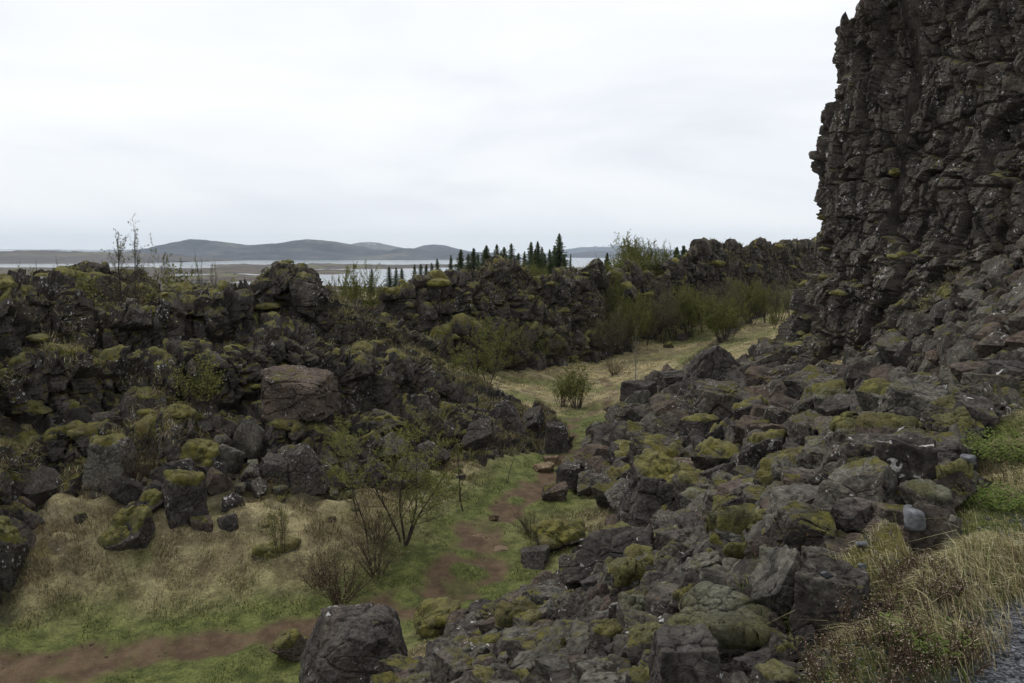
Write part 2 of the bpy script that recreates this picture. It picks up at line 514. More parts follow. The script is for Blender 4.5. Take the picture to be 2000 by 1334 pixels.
def masks(x, y):
    """path, green, rocky, gravel - what the ground is made of."""
    z0 = np.zeros_like(x)
    p3 = np.stack([x, y, z0], 1)
    nA = fbm(p3 * 0.9, 3, 11); nB = fbm(p3 * 0.25, 4, 12); nC = fbm(p3 * 2.3, 2, 13)
    path = z0.copy()
    for L in (PATH, SIDE):
        d, w = polyd(x, y, L)
        path = np.maximum(path, 1 - sstep(-0.34, 0.20, d - w * .80 + 0.42 * nA + 0.20 * nC))
    d, w = polyd(x, y, FAR); path = np.maximum(path, 0.35 * (1 - sstep(-0.3, 0.4, d - w + .4 * nA)))
    d, w = polyd(x, y, TRACK); path = np.maximum(path, 0.4 * (1 - sstep(-0.3, 0.4, d - w + .5 * nA)))
    path *= 1 - .55 * sstep(.35, .8, nA + .5 * nC)
    # grass islands left in the trodden path
    for px, py, r in ISL:
        path *= sstep(0.75, 1.1, np.hypot(x - px, (y - py) * 1.15) / r + 0.25 * nA)
    # boulder slope
    rock = sstep(-0.4, 0.4, inside(x, y) + 0.5 * nA)
    dl = (x - p0[0]) * nl[0] + (y - p0[1]) * nl[1]
    rock *= sstep(-0.3, 0.2, dl + 0.25 * nA + 0.1 * nC)
    dk, _ = polyd(x, y, BANK)
    rock = np.maximum(rock, .62 * (1 - sstep(.2, 3.0, dk + 1.5 * nA + .8 * nC)))
    dg, wg = polyd(x, y, PATH)
    dw, ww = polyd(x, y, WORN)
    green = np.clip(1 - sstep(0.4, 3.4, dg - wg + 0.9 * nB + .6 * nA), 0, 1) * 0.95
    green = np.maximum(green, sstep(0.0, 0.55, nB - 0.08) * 0.75)
    green = np.maximum(green, 0.55 * (1 - sstep(-.8, 1.0, dw - ww + .7 * nA)))
    green = np.where((y < 30) & (x < -3), np.maximum(green, sstep(1.2, -1.2, y - (21.3 + 0.12 * (x + 16)) + 1.2 * nA) * .9), green)
    tl = (x - p0[0]) * dr[0] + (y - p0[1]) * dr[1]
    gravel = (1 - sstep(-0.45, -0.15, dl + .20 * np.maximum(0, tl - .2) + 0.22 * nA + .1 * nC)) * (y < 40)
    green = np.maximum(green, .7 * sstep(1.2, .6, dl) * (y < 40) * (1 - rock) * sstep(-.3, .3, nA + .15))
    return path, green, rock, gravel

TOE = [hit(px, py)[:2] for px, py in [(830, 1330), (900, 1225), (1000, 1200), (1095, 1165), (1130, 1120), (1190, 1040), (1210, 1000), (1140, 960), (1120, 920), (1150, 885), (1200, 820), (1245, 775), (1290, 745), (1380, 730), (1450, 728), (1510, 690)]]
TOE = np.array([(-3.6, 11.5), (-5.5, 5.0)] [::-1] + [tuple(t) for t in TOE] + [(17.5, 52)])

def inside(x, y):
    """Signed distance to the toe of the boulder slope, positive on the slope."""
    best = np.full(len(x), 1e9); sg = np.ones(len(x))
    for (ax, ay), (bx, by) in zip(TOE[:-1], TOE[1:]):
        vx, vy = bx - ax, by - ay
        t = np.clip(((x - ax) * vx + (y - ay) * vy) / (vx * vx + vy * vy), 0, 1)
        d = np.hypot(x - ax - t * vx, y - ay - t * vy)
        c = (x - ax) * vy - (y - ay) * vx
        m = d < best - 1e-6
        best = np.where(m, d, best); sg = np.where(m, np.sign(c), sg)
    return best * sg

ISL = [(*hit(917, 1128)[:2], 0.62), (*hit(800, 1178)[:2], 0.55), (*hit(910, 1090)[:2], 0.5), (*hit(1010, 985)[:2], 0.4), (*hit(1025, 1020)[:2], .45)]

# ------------------------------------------------------------------ ground sheet (reaches the horizon)
def axis(spec):
    out = [spec[0][0]]
    for a, b, s in spec:
        n = max(1, int(round((b - a) / s)))
        out += list(np.linspace(a, b, n + 1)[1:])
    return np.array(out)

def grow(a, end, s, k):
    o = []
    while abs(a) < abs(end):
        s *= k
        a += math.copysign(s, end)
        o.append(a)
    return o
gx = axis([(-62, -30, 1.0), (-30, -3, .2), (-3, 8, .11), (8, 30, .22), (30, 75, .7)])
gx = np.array(grow(-62, -22000, 1.5, 1.28)[::-1] + list(gx) + grow(75, 22000, 1.5, 1.28))
gy = axis([(-10, 2, .5), (2, 11, .10), (11, 40, .18), (40, 80, .3), (80, 170, .7)])
gy = np.array(grow(-10, -6000, 1.5, 1.4)[::-1] + list(gy) + grow(170, 30000, 1.5, 1.22))
XX, YY = np.meshgrid(gx, gy)
xf, yf = XX.ravel(), YY.ravel()
zf = G(xf, yf)
near = (xf > -62) & (xf < 75) & (yf > -10) & (yf < 170)
xi, yi = xf[near], yf[near]
mp, mg, mr, mv = masks(xi, yi)
p3 = np.stack([xi, yi, zf[near]], 1)
dz = 0.16 * fbm(p3 * 0.5, 3, 21) * (1 - mv)
dz += (1 - mp) * (1 - mr) * (1 - mv) * (0.07 * np.abs(fbm(p3 * 1.6, 3, 22)) + 0.04)
dz -= .32 * mr * sstep(3.0, 9.0, yi)
dz += mr * (blocks(p3, (1.1, 1.1, 1.1), .22, .35, .25, 23) + blocks(p3, (.45, .45, .45), .10, .4, .10, 24))
dz += mp * 0.035 * fbm(p3 * 2.2, 3, 25) + mv * 0.02 * fbm(p3 * 3.0, 3, 26)
zf[near] += dz
MASK = np.zeros((len(xf), 4), np.float32)
MASK[near] = np.stack([mp, mg, mr, mv], 1)

def ground_material():
    m, nt, b = new_mat('valley_ground')
    k = NB(nt)
    g = k.n('ShaderNodeNewGeometry'); pos = g.outputs['Position']
    sx = k.n('ShaderNodeSeparateXYZ'); k.l(g.outputs['Normal'], sx.inputs[0])
    a = k.n('ShaderNodeAttribute', attribute_name='mask')
    s = k.n('ShaderNodeSeparateColor'); k.l(a.outputs['Color'], s.inputs[0])
    nf = k.noise(pos, 14.0, 5, 0.7)
    dry = k.mix(k.rng(k.noise(pos, 1.1, 6, .65), .34, .66), (0.10, 0.080, 0.044), (0.29, 0.25, 0.135))
    grn = k.mix(k.rng(k.noise(pos, 2.2, 5, .65), .34, .66), (0.045, 0.058, 0.014), (0.11, 0.125, 0.034))
    c = k.mix(s.outputs[1], dry, grn)
    c = k.scale(c, k.rng(nf, .25, .75, .55, 1.4))
    dirt = k.mix(k.rng(k.noise(pos, 1.6, 6, .65), .34, .66), (0.066, 0.044, 0.027), (0.122, 0.084, 0.051))
    dirt = k.scale(dirt, k.rng(k.noise(pos, 20.0, 4, .7), .25, .75, .8, 1.2))
    c = k.mix(s.outputs[0], c, dirt)
    rk_ = rock_nodes(k, pos, sx.outputs[2], dark=(0.018, 0.016, 0.014), mid=(0.055, 0.047, 0.040), brown=(0.055, 0.040, 0.030), white=0.25, moss=0.35, grey=0.4)
    c = k.mix(s.outputs[2], c, rk_)
    gv = k.mix(k.rng(k.voro(pos, 70.0, 1), .2, .8), (0.035, 0.037, 0.042), (0.13, 0.132, 0.14))
    c = k.mix(a.outputs['Alpha'], c, gv)
    k.l(c, b.inputs['Base Color'])
    h = k.math('ADD', k.noise(pos, 12.0, 7, .72), k.math('MULTIPLY', k.noise(pos, 3.0, 4), .8))
    k.l(k.bump(h, .7, .05), b.inputs['Normal'])
    return m
M['ground'] = ground_material()
gme = mesh_np('ground', np.stack([xf, yf, zf], 1), quads=grid_quads(len(gy), len(gx)), mats=[M['ground']], cols=MASK, colname='mask', smooth=True)
ground = tag(link('ground', gme), 'valley ground with dry grass, green turf and a brown trodden dirt path', 'ground', kind='structure')

# ------------------------------------------------------------------ rock walls
def interp_pts(key, pts, u):
    return np.stack([np.interp(u, key, pts[:, i]) for i in range(pts.shape[1])], 1)

WALLS = {}
UNDER = []
def build_wall(name, base, crest, spacing, K, disp, mat, seed, big=0.9, back=(2.6, 3.0), stepw=0.85, foot=1.6, backdeep=None, turn=.65):
    kb = np.array([b[0] for b in base], float); kc = np.array([c[0] for c in crest], float)
    bp = np.array([P(b[0], b[1], z=b[2]) if b[3] is None else P(b[0], b[1], y=b[3]) for b in base])
    cp = np.array([P(c[0], c[1], y=c[2]) for c in crest])
    u = np.linspace(max(kb[0], kc[0]), min(kb[-1], kc[-1]), 4000)
    B, C = interp_pts(kb, bp, u), interp_pts(kc, cp, u)
    s = np.concatenate([[0], np.cumsum(np.hypot(*(np.diff((B + C) / 2, axis=0)[:, :2].T)))])
    n = int(s[-1] / spacing)
    us = np.interp(np.linspace(0, s[-1], n), s, u)
    ss = np.linspace(0, s[-1], n)
    B, C = interp_pts(kb, bp, us), interp_pts(kc, cp, us)
    hgt = max(4.0, float(np.percentile(np.linalg.norm(C - B, axis=1), 90)))
    nt = int(hgt / spacing)
    nf, nb = max(3, int(foot / spacing / 1.5)), int(back[1] / spacing / 1.6)
    t = np.linspace(0, 1, nt)[:, None]
    z0 = np.zeros(n)
    ph = 2.6 * fbm(np.stack([ss * .11, z0, z0], 1), 3, seed + 1)[None]
    kk = K * (1 + 0.22 * fbm(np.stack([ss * .05, z0 + 5, z0], 1), 2, seed + 2))[None]
    wv = stepw / (2 * math.pi * kk) * np.minimum(1, (1 - t) * 7) * np.minimum(1, t * 7)
    sw = np.sin(2 * math.pi * kk * t + ph)
    v, h = t - wv * sw, t + wv * sw
    V = np.empty((nt, n, 3))
    V[..., 0] = B[None, :, 0] + (C - B)[None, :, 0] * h
    V[..., 1] = B[None, :, 1] + (C - B)[None, :, 1] * h
    V[..., 2] = B[None, :, 2] + (C - B)[None, :, 2] * v
    dirh = (C - B)[:, :2]; dirh = dirh / np.maximum(1e-3, np.linalg.norm(dirh, axis=1))[:, None]
    ft = np.linspace(1, 0, nf, endpoint=False)[:, None]
    Fv = np.empty((nf, n, 3))
    Fv[..., :2] = B[None, :, :2] - dirh[None] * 0.9 * ft[..., None]
    Fv[..., 2] = B[None, :, 2] - foot * ft
    tb = np.linspace(0, 1, nb + 1)[1:, None]
    Bv = np.empty((nb, n, 3))
    Bv[..., :2] = C[None, :, :2] + dirh[None] * back[1] * tb[..., None]
    bd = np.maximum(back[0], (C[:, 2] + 10.6) * backdeep(us)) if backdeep else np.full(n, back[0])
    Bv[..., 2] = C[None, :, 2] - bd[None] * tb ** 1.6
    UNDER.append(np.stack([V[..., 0], V[..., 1], V[..., 2] - 1.3 * sstep(0.05, .2, t + 0 * V[..., 2])], 2).reshape(-1, 3))
    UNDER.append((Bv - np.array([0, 0, 1.0])).reshape(-1, 3))
    V = np.concatenate([Fv, V, Bv], 0)
    nr = V.shape[0]
    du = np.gradient(V, axis=1); dv = np.gradient(V, axis=0)
    N = np.cross(du, dv); N /= np.maximum(1e-6, np.linalg.norm(N, axis=2))[..., None]
    # soften so that blocks push out of the wall rather than along every wiggle
    for _ in range(6):
        N[1:-1] = (N[:-2] + N[1:-1] + N[2:]) / 3
    N /= np.maximum(1e-6, np.linalg.norm(N, axis=2))[..., None]
    p = V.reshape(-1, 3).astype(np.float32)
    wp = p + 0.16 * np.stack([vnoise(p * .8, seed + 3), vnoise(p * .8, seed + 4), vnoise(p * .8, seed + 5)], 1)
    D = .25 + big * fbm(p * .22, 3, seed + 6)
    for cell, amp, tilt, crack, sd_, cw_ in disp:
        D = D + blocks(wp, cell, amp, tilt, crack, seed + sd_, cw_, .82, turn)
    D = D + 0.03 * fbm(p * 2.4, 3, seed + 9)
    p = p + N.reshape(-1, 3) * D[:, None]
    me = mesh_np(name, p, quads=grid_quads(nr, n), mats=[mat])
    o = link(name, me)
    WALLS[name] = (o, p.reshape(nr, n, 3))
    return o

D_A = [((1.25, 1.25, 2.6), .50, .08, .50, 31, .06), ((.75, .75, .95), .17, .12, .20, 32, .08), ((.36, .36, .36), .045, .14, .05, 33, .1)]
wallA = build_wall('near_rock_wall',
    [(-250, 1270, -10.5, None), (-100, 1180, -10.2, None), (20, 1060, -9.4, None), (90, 1000, -9.0, None), (200, 965, -8.6, None), (330, 955, -8.7, None), (480, 950, -8.9, None), (600, 955, -9.2, None), (700, 950, -9.5, None),
     (800, 925, -9.7, None), (870, 915, -9.8, None), (940, 915, -10.0, None), (1010, 900, -10.1, None), (1070, 890, -10.1, None), (1108, 884, -10.1, None)],
    [(-250, 590, 27), (-100, 580, 29), (0, 572, 31), (40, 558, 32), (110, 562, 33), (160, 572, 33.5), (172, 612, 34), (250, 616, 35), (320, 600, 36.5), (345, 575, 37.5), (420, 565, 38.5), (470, 556, 39.5), (520, 530, 41),
     (555, 524, 42), (600, 540, 42), (620, 560, 42.5), (640, 575, 43), (700, 592, 44), (750, 625, 45), (800, 655, 46), (850, 700, 47), (900, 745, 47.5), (950, 770, 47), (1000, 790, 46), (1050, 805, 45.5), (1085, 825, 44), (1108, 860, 42)],
    0.075, 3.2, D_A, M['wall'], 100, big=0.55, stepw=.95, backdeep=lambda u: sstep(690, 760, u))
tag(wallA, 'near mossy broken basalt wall on the left of the valley', 'rock wall', kind='structure')

wallC = build_wall('rock_outcrop',
    [(20, 620, 0, 42), (60, 615, 0, 42), (180, 610, 0, 42), (290, 600, 0, 43), (330, 600, 0, 43)],
    [(20, 600, 44), (60, 556, 44), (85, 540, 44.5), (130, 536, 45), (180, 526, 45), (220, 532, 45.5), (270, 545, 45.5), (295, 560, 45.5), (330, 605, 45)],
    0.085, 1.5, [((1.3, 1.3, 1.3), .26, .13, .22, 31, .08), ((.5, .5, .5), .09, .15, .08, 32, .1)], M['wall'], 140, big=0.3, back=(2.2, 2.5))
tag(wallC, 'dark rounded outcrop behind the tall bare birch', 'outcrop', kind='structure')

D_B = [((1.7, 1.7, 4.0), .60, .07, .60, 31, .06), ((.95, .95, 1.3), .32, .12, .30, 32, .08), ((.45, .45, .45), .05, .15, .06, 33, .1)]
wallB = build_wall('far_rock_wall',
    [(600, 690, 0, 56), (760, 720, 0, 59), (860, 730, -9.6, None), (940, 728, -9.7, None), (1010, 720, -9.8, None), (1090, 708, -9.8, None), (1180, 692, -9.6, None), (1250, 664, -9.2, None), (1310, 650, -9.0, None), (1400, 628, -8.7, None), (1480, 610, -8.5, None), (1550, 595, -8.3, None), (1650, 580, 0, 170)],
    [(600, 610, 60), (690, 588, 62), (740, 572, 63), (800, 560, 65), (870, 549, 67), (900, 536, 68), (930, 523, 69), (980, 521, 71), (1025, 528, 73), (1060, 541, 75), (1085, 538, 76), (1110, 532, 77), (1150, 517, 79), (1166, 516, 80), (1176, 540, 81), (1190, 566, 83), (1200, 545, 85), (1230, 528, 88),
     (1255, 536, 90), (1300, 540, 93), (1306, 518, 95), (1330, 500, 97), (1350, 490, 100), (1395, 476, 104), (1430, 481, 109), (1480, 476, 116), (1500, 481, 122), (1540, 476, 134), (1590, 475, 152), (1650, 472, 178)],
    0.115, 3.0, D_B, M['wall'], 200, big=.5, stepw=.93, turn=.9, back=(3.0, 3.2))
tag(wallB, 'long mossy basalt wall running away behind the meadow', 'rock wall', kind='structure')

# tall cliff: face runs along the valley and turns the corner away from us
def build_cliff():
    plan = np.array([(26.0, 20.0), (24.3, 27.0), (23.0, 35.0), (21.9, 41.0), (20.7, 45.5), (19.75, 48.0), (20.4, 51.5), (24, 57), (31, 62), (38, 66)])
    top = [24, 24, 24, 24, 24.0, 14.9, 14.7, 15.5, 19, 20]
    bot = [0.0, -.3, -1.2, -5.5, -7.2, -7.6, -8.6, -9.4, -9.6, -9.6]
    a = np.concatenate([[0], np.cumsum(np.hypot(*np.diff(plan, axis=0).T))])
    sp = 0.075
    n = int(a[-1] / sp)
    s = np.linspace(0, a[-1], n)
    x, y = np.interp(s, a, plan[:, 0]), np.interp(s, a, plan[:, 1])
    for _ in range(60):
        x[1:-1] = (x[:-2] + x[1:-1] * 2 + x[2:]) / 4; y[1:-1] = (y[:-2] + y[1:-1] * 2 + y[2:]) / 4
    # the top steps up a little inside the corner, as the skyline does
    a5 = a[5]
    T = np.interp(s, [0, a5 - 5.0, a5 - 4.5, a5 - .3, a[6], a[7], a[8], a[9]], [24, 24, 15.3, 13.9, 13.7, 15.5, 19, 20])
    Bz = np.interp(s, a, bot)
    tx, ty = np.gradient(x), np.gradient(y)
    ln = np.hypot(tx, ty); ox, oy = -ty / ln, tx / ln      # outward (towards the valley)
    sgn = -1.0 if (ox[5] > 0) else 1.0
    ox, oy = ox * sgn, oy * sgn
    nf = int(31 / sp)
    t = np.linspace(0, 1, nf)[:, None]
    Z = Bz[None] + (T - Bz)[None] * t
    zz = [-12, -7.2, -6, -4.8, -2.9, -1.2, -.4, .8, 2.9, 6, 10, 12.2, 13.6, 15, 25]
    of = [3.5, 3.2, 3.0, 2.5, 1.8, .6, .45, .25, .1, .1, .1, .05, .15, .1, -1.0]
    off = np.interp(Z, zz, of)
    # right hand part: a ledge with broken blocks about half way up, then the upper face stands back
    k = sstep(a[4] - 4, a[2], -s + a[2] + a[4] - 4)[None] if False else np.clip((a[4] - s) / 9.0, 0, 1)[None]
    off = off + k * (1.5 * (1 - sstep(3.0, 5.2, Z)) + 1.3 * (1 - sstep(-1.5, .8, Z)) - .4)
    V = np.stack([x[None] + ox[None] * off, y[None] + oy[None] * off, Z], 2)
    nc = int(9 / sp / 2)
    tc = np.linspace(0, 1, nc + 1)[1:, None]
    cap = np.stack([V[-1, :, 0][None] - ox[None] * 9 * tc, V[-1, :, 1][None] - oy[None] * 9 * tc, V[-1, :, 2][None] + .5 * tc], 2)
    V = np.concatenate([V, cap], 0)
    nr = V.shape[0]
    N = np.zeros_like(V)
    N[..., 0], N[..., 1] = ox[None], oy[None]
    w = np.clip((np.arange(nr) - nf + 8) / 8.0, 0, 1)
    N[..., 2] = w[:, None]; N[..., :2] *= (1 - .85 * w)[:, None, None]
    N[..., 2] += 0.12
    N /= np.linalg.norm(N, axis=2)[..., None]
    p = V.reshape(-1, 3).astype(np.float32)
    wp = p + 0.2 * np.stack([vnoise(p * .7, 301), vnoise(p * .7, 302), vnoise(p * .7, 303)], 1)
    D = 0.55 * fbm(p * .2, 3, 304)
    D += blocks(wp, (1.6, 1.6, 5.2), .55, .09, .85, 305, .05, .8, -.15)
    D += blocks(wp, (.95, .95, 2.1), .25, .12, .38, 306, .06, .75, -.15)
    D += blocks(wp * np.array([1, 1, 1], np.float32) + np.stack([0 * p[:, 0], 0 * p[:, 0], .8 * vnoise(p * .15, 331)], 1).astype(np.float32), (14, 14, 3.1), .16, 0, .22, 311, .03)
    lowr = np.repeat(np.concatenate([t[:, 0], np.ones(nc)]), n)
    D += blocks(wp, (.62, .62, .60), .07, .10, .10, 307, .1, .6, -.15)
    D += blocks(wp, (.28, .28, .27), .016, .2, .015, 308) + .02 * fbm(p * 3.2, 3, 309)
    p = p + N.reshape(-1, 3) * D[:, None]
    q = grid_quads(nr, n)
    if sgn > 0:
        pass
    me = mesh_np('tall_cliff', p, quads=q, mats=[M['cliff']])
    o = link('tall_cliff', me)
    WALLS['tall_cliff'] = (o, p.reshape(nr, n, 3))
    return tag(o, 'tall dark basalt cliff towering over the boulder slope', 'cliff', kind='structure')
cliff = build_cliff()

def fix_normals(o, ref):
    """Make faces point towards the reference point (the valley side)."""
    me = o.data
    n = len(me.polygons)
    no = np.empty(n * 3, np.float32); me.polygons.foreach_get('normal', no); no = no.reshape(-1, 3)
    ce = np.empty(n * 3, np.float32); me.polygons.foreach_get('center', ce); ce = ce.reshape(-1, 3)
    if ((np.asarray(ref) - ce) * no).sum(1).mean() < 0:
        me.flip_normals()
for o in (wallA, wallB, wallC, cliff):
    fix_normals(o, (0, 0, 6.0))

# the ground stays below the rock of the walls
cellw = 0.4
ug = {}
for A in UNDER:
    ii = np.floor(A[:, :2] / cellw).astype(np.int64)
    key = (ii[:, 0] + 5000) * 100000 + ii[:, 1] + 5000
    o_ = np.argsort(key); k_ = key[o_]; z_ = A[o_, 2]
    first = np.concatenate([[0], np.nonzero(np.diff(k_))[0] + 1])
    mn = np.minimum.reduceat(z_, first)
    for a_, b_ in zip(k_[first], mn):
        ug[a_] = min(b_, ug.get(a_, 1e9))
ks = np.array(sorted(ug)); vs = np.array([ug[a_] for a_ in ks])
def lower_ground(x, y, z):
    key = (np.floor(x / cellw).astype(np.int64) + 5000) * 100000 + np.floor(y / cellw).astype(np.int64) + 5000
    i = np.clip(np.searchsorted(ks, key), 0, len(ks) - 1)
    return np.where(ks[i] == key, np.minimum(z, vs[i]), z)
zf = lower_ground(xf, yf, zf)
gme.vertices.foreach_set('co', np.ascontiguousarray(np.stack([xf, yf, zf], 1), np.float32).ravel())
gme.update()

#PART2
# ------------------------------------------------------------------ far land, lake and hills
LAKE_Z = -48.0
water_m, nt, b = new_mat('lake_water')
b.inputs['Base Color'].default_value = (0.05, 0.07, 0.08, 1)
b.inputs['Roughness'].default_value = 0.14
b.inputs['Specular IOR Level'].default_value = 0.6
b.inputs['IOR'].default_value = 1.33
k = NB(nt)
g = k.n('ShaderNodeNewGeometry')
k.l(k.bump(k.noise(g.outputs['Position'], .05, 4), .14, 4.0), b.inputs['Normal'])
lx = np.linspace(-9000, 5000, 30); ly = np.linspace(420, 16000, 30)
LX, LY = np.meshgrid(lx, ly)
lake = link('lake', mesh_np('lake', np.stack([LX.ravel(), LY.ravel(), np.full(LX.size, LAKE_Z)], 1), quads=grid_quads(30, 30), mats=[water_m]))
tag(lake, 'wide pale lake lying below the hills', 'lake', kind='structure')

def land_mat(name, cols, sc, snow=0.0):
    m, nt, b = new_mat(name)
    k = NB(nt)
    g = k.n('ShaderNodeNewGeometry'); pos = g.outputs['Position']
    n1 = k.noise(pos, sc, 8, .65)
    c = k.mix(k.rng(n1, .38, .62), cols[0], cols[1])
    c = k.mix(k.rng(k.noise(pos, sc * .45, 5, .6), .5, .64), c, cols[2])
    if snow:
        sx = k.n('ShaderNodeSeparateXYZ'); k.l(pos, sx.inputs[0])
        mp = k.n('ShaderNodeMapping'); mp.inputs['Scale'].default_value = (1, 1, 3.0); k.l(pos, mp.inputs[0])
        ns = k.noise(mp.outputs[0], sc * 1.6, 6, .65)
        s = k.math('ADD', ns, k.rng(sx.outputs[2], 20.0, snow, -.22, .16))
        c = k.mix(k.rng(s, .50, .56), c, (.78, .80, .84))
    k.l(c, b.inputs['Base Color'])
    return m

def lowland():
    x = np.arange(-2600, 1500, 9.0); y = np.concatenate([np.arange(470, 1200, 9.0), np.arange(1200, 3300, 16.0)])
    X, Y = np.meshgrid(x, y); xf, yf = X.ravel(), Y.ravel()
    q = np.stack([xf, yf, 0 * xf], 1)
    PX = 1000 + FPX * xf / yf + 26 * fbm(q * .004, 4, 51) + 14 * fbm(q * .02, 2, 54)
    PY = 495 - FPX * LAKE_Z / yf + 2.2 * fbm(q * np.array([.004, .0022, 0]), 4, 52) + .8 * fbm(q * .012, 2, 53)
    s = np.full(len(xf), -1.0)
    def add(v):
        np.maximum(s, v, out=s)
    add(np.minimum((330 - PX) / 30, (PY - 523.5) / 2))                               # left scrub plain
    add(np.minimum.reduce([(890 - PX) / 30, (PX - 420) / 30, (PY - 516.5) / 1.2, (526.5 - np.clip(PX - 560, 0, 400) * .008 - PY) / 1.2]))   # long tongue
    add(np.minimum.reduce([(560 - PX) / 25, (PY - 526) / 1.5, (534.5 - PY) / 1.5]))
    add(np.minimum.reduce([(540 - PX) / 25, (PY - 541.5) / 1.2, (548.5 - PY) / 1.2]))
    add(np.minimum((500 - PX) / 20, (PY - 555) / 1.5))
    add(1 - np.hypot((PX - 655) / 38, (PY - 532) / 2.6))
    add(1 - np.hypot((PX - 470) / 60, (PY - 538.5) / 1.3))
    add((PY - 562) / 2)
    add(np.minimum((PX - 900) / 30, (PY - 524) / 1.5))
    h = np.clip(s, -1, 1)
    z = LAKE_Z + np.where(h > 0, .5 + 3.2 * np.clip(s, 0, 2) ** .8 * (0.7 + .5 * np.abs(fbm(q * .02, 3, 55))), 2.0 * h - .15)
    z = np.where(s > 0, z + 2.0 * np.clip(fbm(q * .05, 3, 56), 0, 1), z)
    m = land_mat('scrub_plain', ((.040, .032, .028), (.085, .062, .050), (.105, .100, .040)), .02)
    return link('lowland', mesh_np('lowland', np.stack([xf, yf, z], 1), quads=grid_quads(len(y), len(x)), mats=[m], smooth=True))
tag(lowland(), 'low brown scrub plain with islands and inlets along the lake', 'lowland', kind='structure')

def hill(name, prof, dist, front, backd, mat, seed, gully=.42, base=LAKE_Z - 3, nx=420, nt_=70):
    px = np.linspace(prof[0][0], prof[-1][0], nx)
    pk = np.interp(px, [a for a, _ in prof], [b for _, b in prof])
    for _ in range(3):
        pk[1:-1] = (pk[:-2] + 2 * pk[1:-1] + pk[2:]) / 4
    d = np.array([P(a, b, y=dist) for a, b in zip(px, pk)])
    t = np.linspace(-1, 1, nt_)[:, None]
    yy = dist + np.where(t < 0, t * front, t * backd)
    X = d[None, :, 0] * np.ones_like(t); Y = yy + 0 * X
    bmp = np.where(t < 0, (1 - np.abs(t)) ** .85, (1 - np.abs(t)) ** 1.2)
    H = (d[None, :, 2] - base) * bmp
    q = np.stack([X.ravel(), Y.ravel(), 0 * X.ravel()], 1)
    n = np.abs(fbm(q / dist * 22, 5, seed)).reshape(H.shape)
    H = H * (1 - gully * n * np.minimum(1, np.abs(t) * 5))
    H += (6 * fbm(q / dist * 90, 3, seed + 3)).reshape(H.shape) * bmp
    return link(name, mesh_np(name, np.stack([X.ravel(), Y.ravel(), (base + H).ravel()], 1), quads=grid_quads(nt_, nx), mats=[mat], smooth=True))
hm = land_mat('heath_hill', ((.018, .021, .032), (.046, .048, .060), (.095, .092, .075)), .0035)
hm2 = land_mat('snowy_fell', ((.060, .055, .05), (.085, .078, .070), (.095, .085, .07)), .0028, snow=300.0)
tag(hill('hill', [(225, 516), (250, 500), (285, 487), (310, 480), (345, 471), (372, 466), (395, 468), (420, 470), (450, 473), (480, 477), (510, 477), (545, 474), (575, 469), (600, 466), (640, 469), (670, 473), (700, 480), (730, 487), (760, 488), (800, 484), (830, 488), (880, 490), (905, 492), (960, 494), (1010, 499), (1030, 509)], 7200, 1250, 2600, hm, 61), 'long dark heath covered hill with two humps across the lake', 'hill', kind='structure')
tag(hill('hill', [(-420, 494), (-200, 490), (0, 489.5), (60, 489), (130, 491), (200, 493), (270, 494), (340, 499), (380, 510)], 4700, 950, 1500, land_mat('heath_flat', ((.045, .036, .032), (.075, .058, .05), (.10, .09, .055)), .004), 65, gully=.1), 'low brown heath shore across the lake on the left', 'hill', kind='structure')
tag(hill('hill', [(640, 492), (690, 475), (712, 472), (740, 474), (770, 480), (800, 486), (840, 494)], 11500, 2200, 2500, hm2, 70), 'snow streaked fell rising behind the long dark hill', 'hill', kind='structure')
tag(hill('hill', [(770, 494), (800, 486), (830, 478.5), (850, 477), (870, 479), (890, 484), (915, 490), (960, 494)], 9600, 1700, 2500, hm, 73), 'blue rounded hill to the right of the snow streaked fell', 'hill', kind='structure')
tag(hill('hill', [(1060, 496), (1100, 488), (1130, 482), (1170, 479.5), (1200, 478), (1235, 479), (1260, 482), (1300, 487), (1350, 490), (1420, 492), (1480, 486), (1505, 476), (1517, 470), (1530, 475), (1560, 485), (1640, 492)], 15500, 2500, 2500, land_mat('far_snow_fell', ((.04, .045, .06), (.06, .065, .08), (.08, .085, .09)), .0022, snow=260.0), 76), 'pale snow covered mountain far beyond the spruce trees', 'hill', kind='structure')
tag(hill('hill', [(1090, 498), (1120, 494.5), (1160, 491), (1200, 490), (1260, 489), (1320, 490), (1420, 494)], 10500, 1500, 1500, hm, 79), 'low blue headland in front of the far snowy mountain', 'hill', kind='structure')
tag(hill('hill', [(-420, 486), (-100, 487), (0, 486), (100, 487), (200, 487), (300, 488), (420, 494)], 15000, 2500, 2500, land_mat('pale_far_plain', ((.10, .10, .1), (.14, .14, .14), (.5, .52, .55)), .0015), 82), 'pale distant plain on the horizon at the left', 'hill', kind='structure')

# ------------------------------------------------------------------ boulders
_ico = {}
def ico(sub):
    if sub not in _ico:
        bm = bmesh.new()
        bmesh.ops.create_icosphere(bm, subdivisions=sub, radius=1.0)
        V = np.array([v.co[:] for v in bm.verts], np.float64)
        Fc = np.array([[v.index for v in f.verts] for f in bm.faces], np.int32)
        bm.free()
        _ico[sub] = (V, Fc)
    return _ico[sub]

def vnorm(V, Fc):
    n = np.cross(V[Fc[:, 1]] - V[Fc[:, 0]], V[Fc[:, 2]] - V[Fc[:, 0]])
    N = np.zeros_like(V)
    for i in range(3):
        np.add.at(N, Fc[:, i], n)
    return N / np.maximum(1e-9, np.linalg.norm(N, axis=1))[:, None]

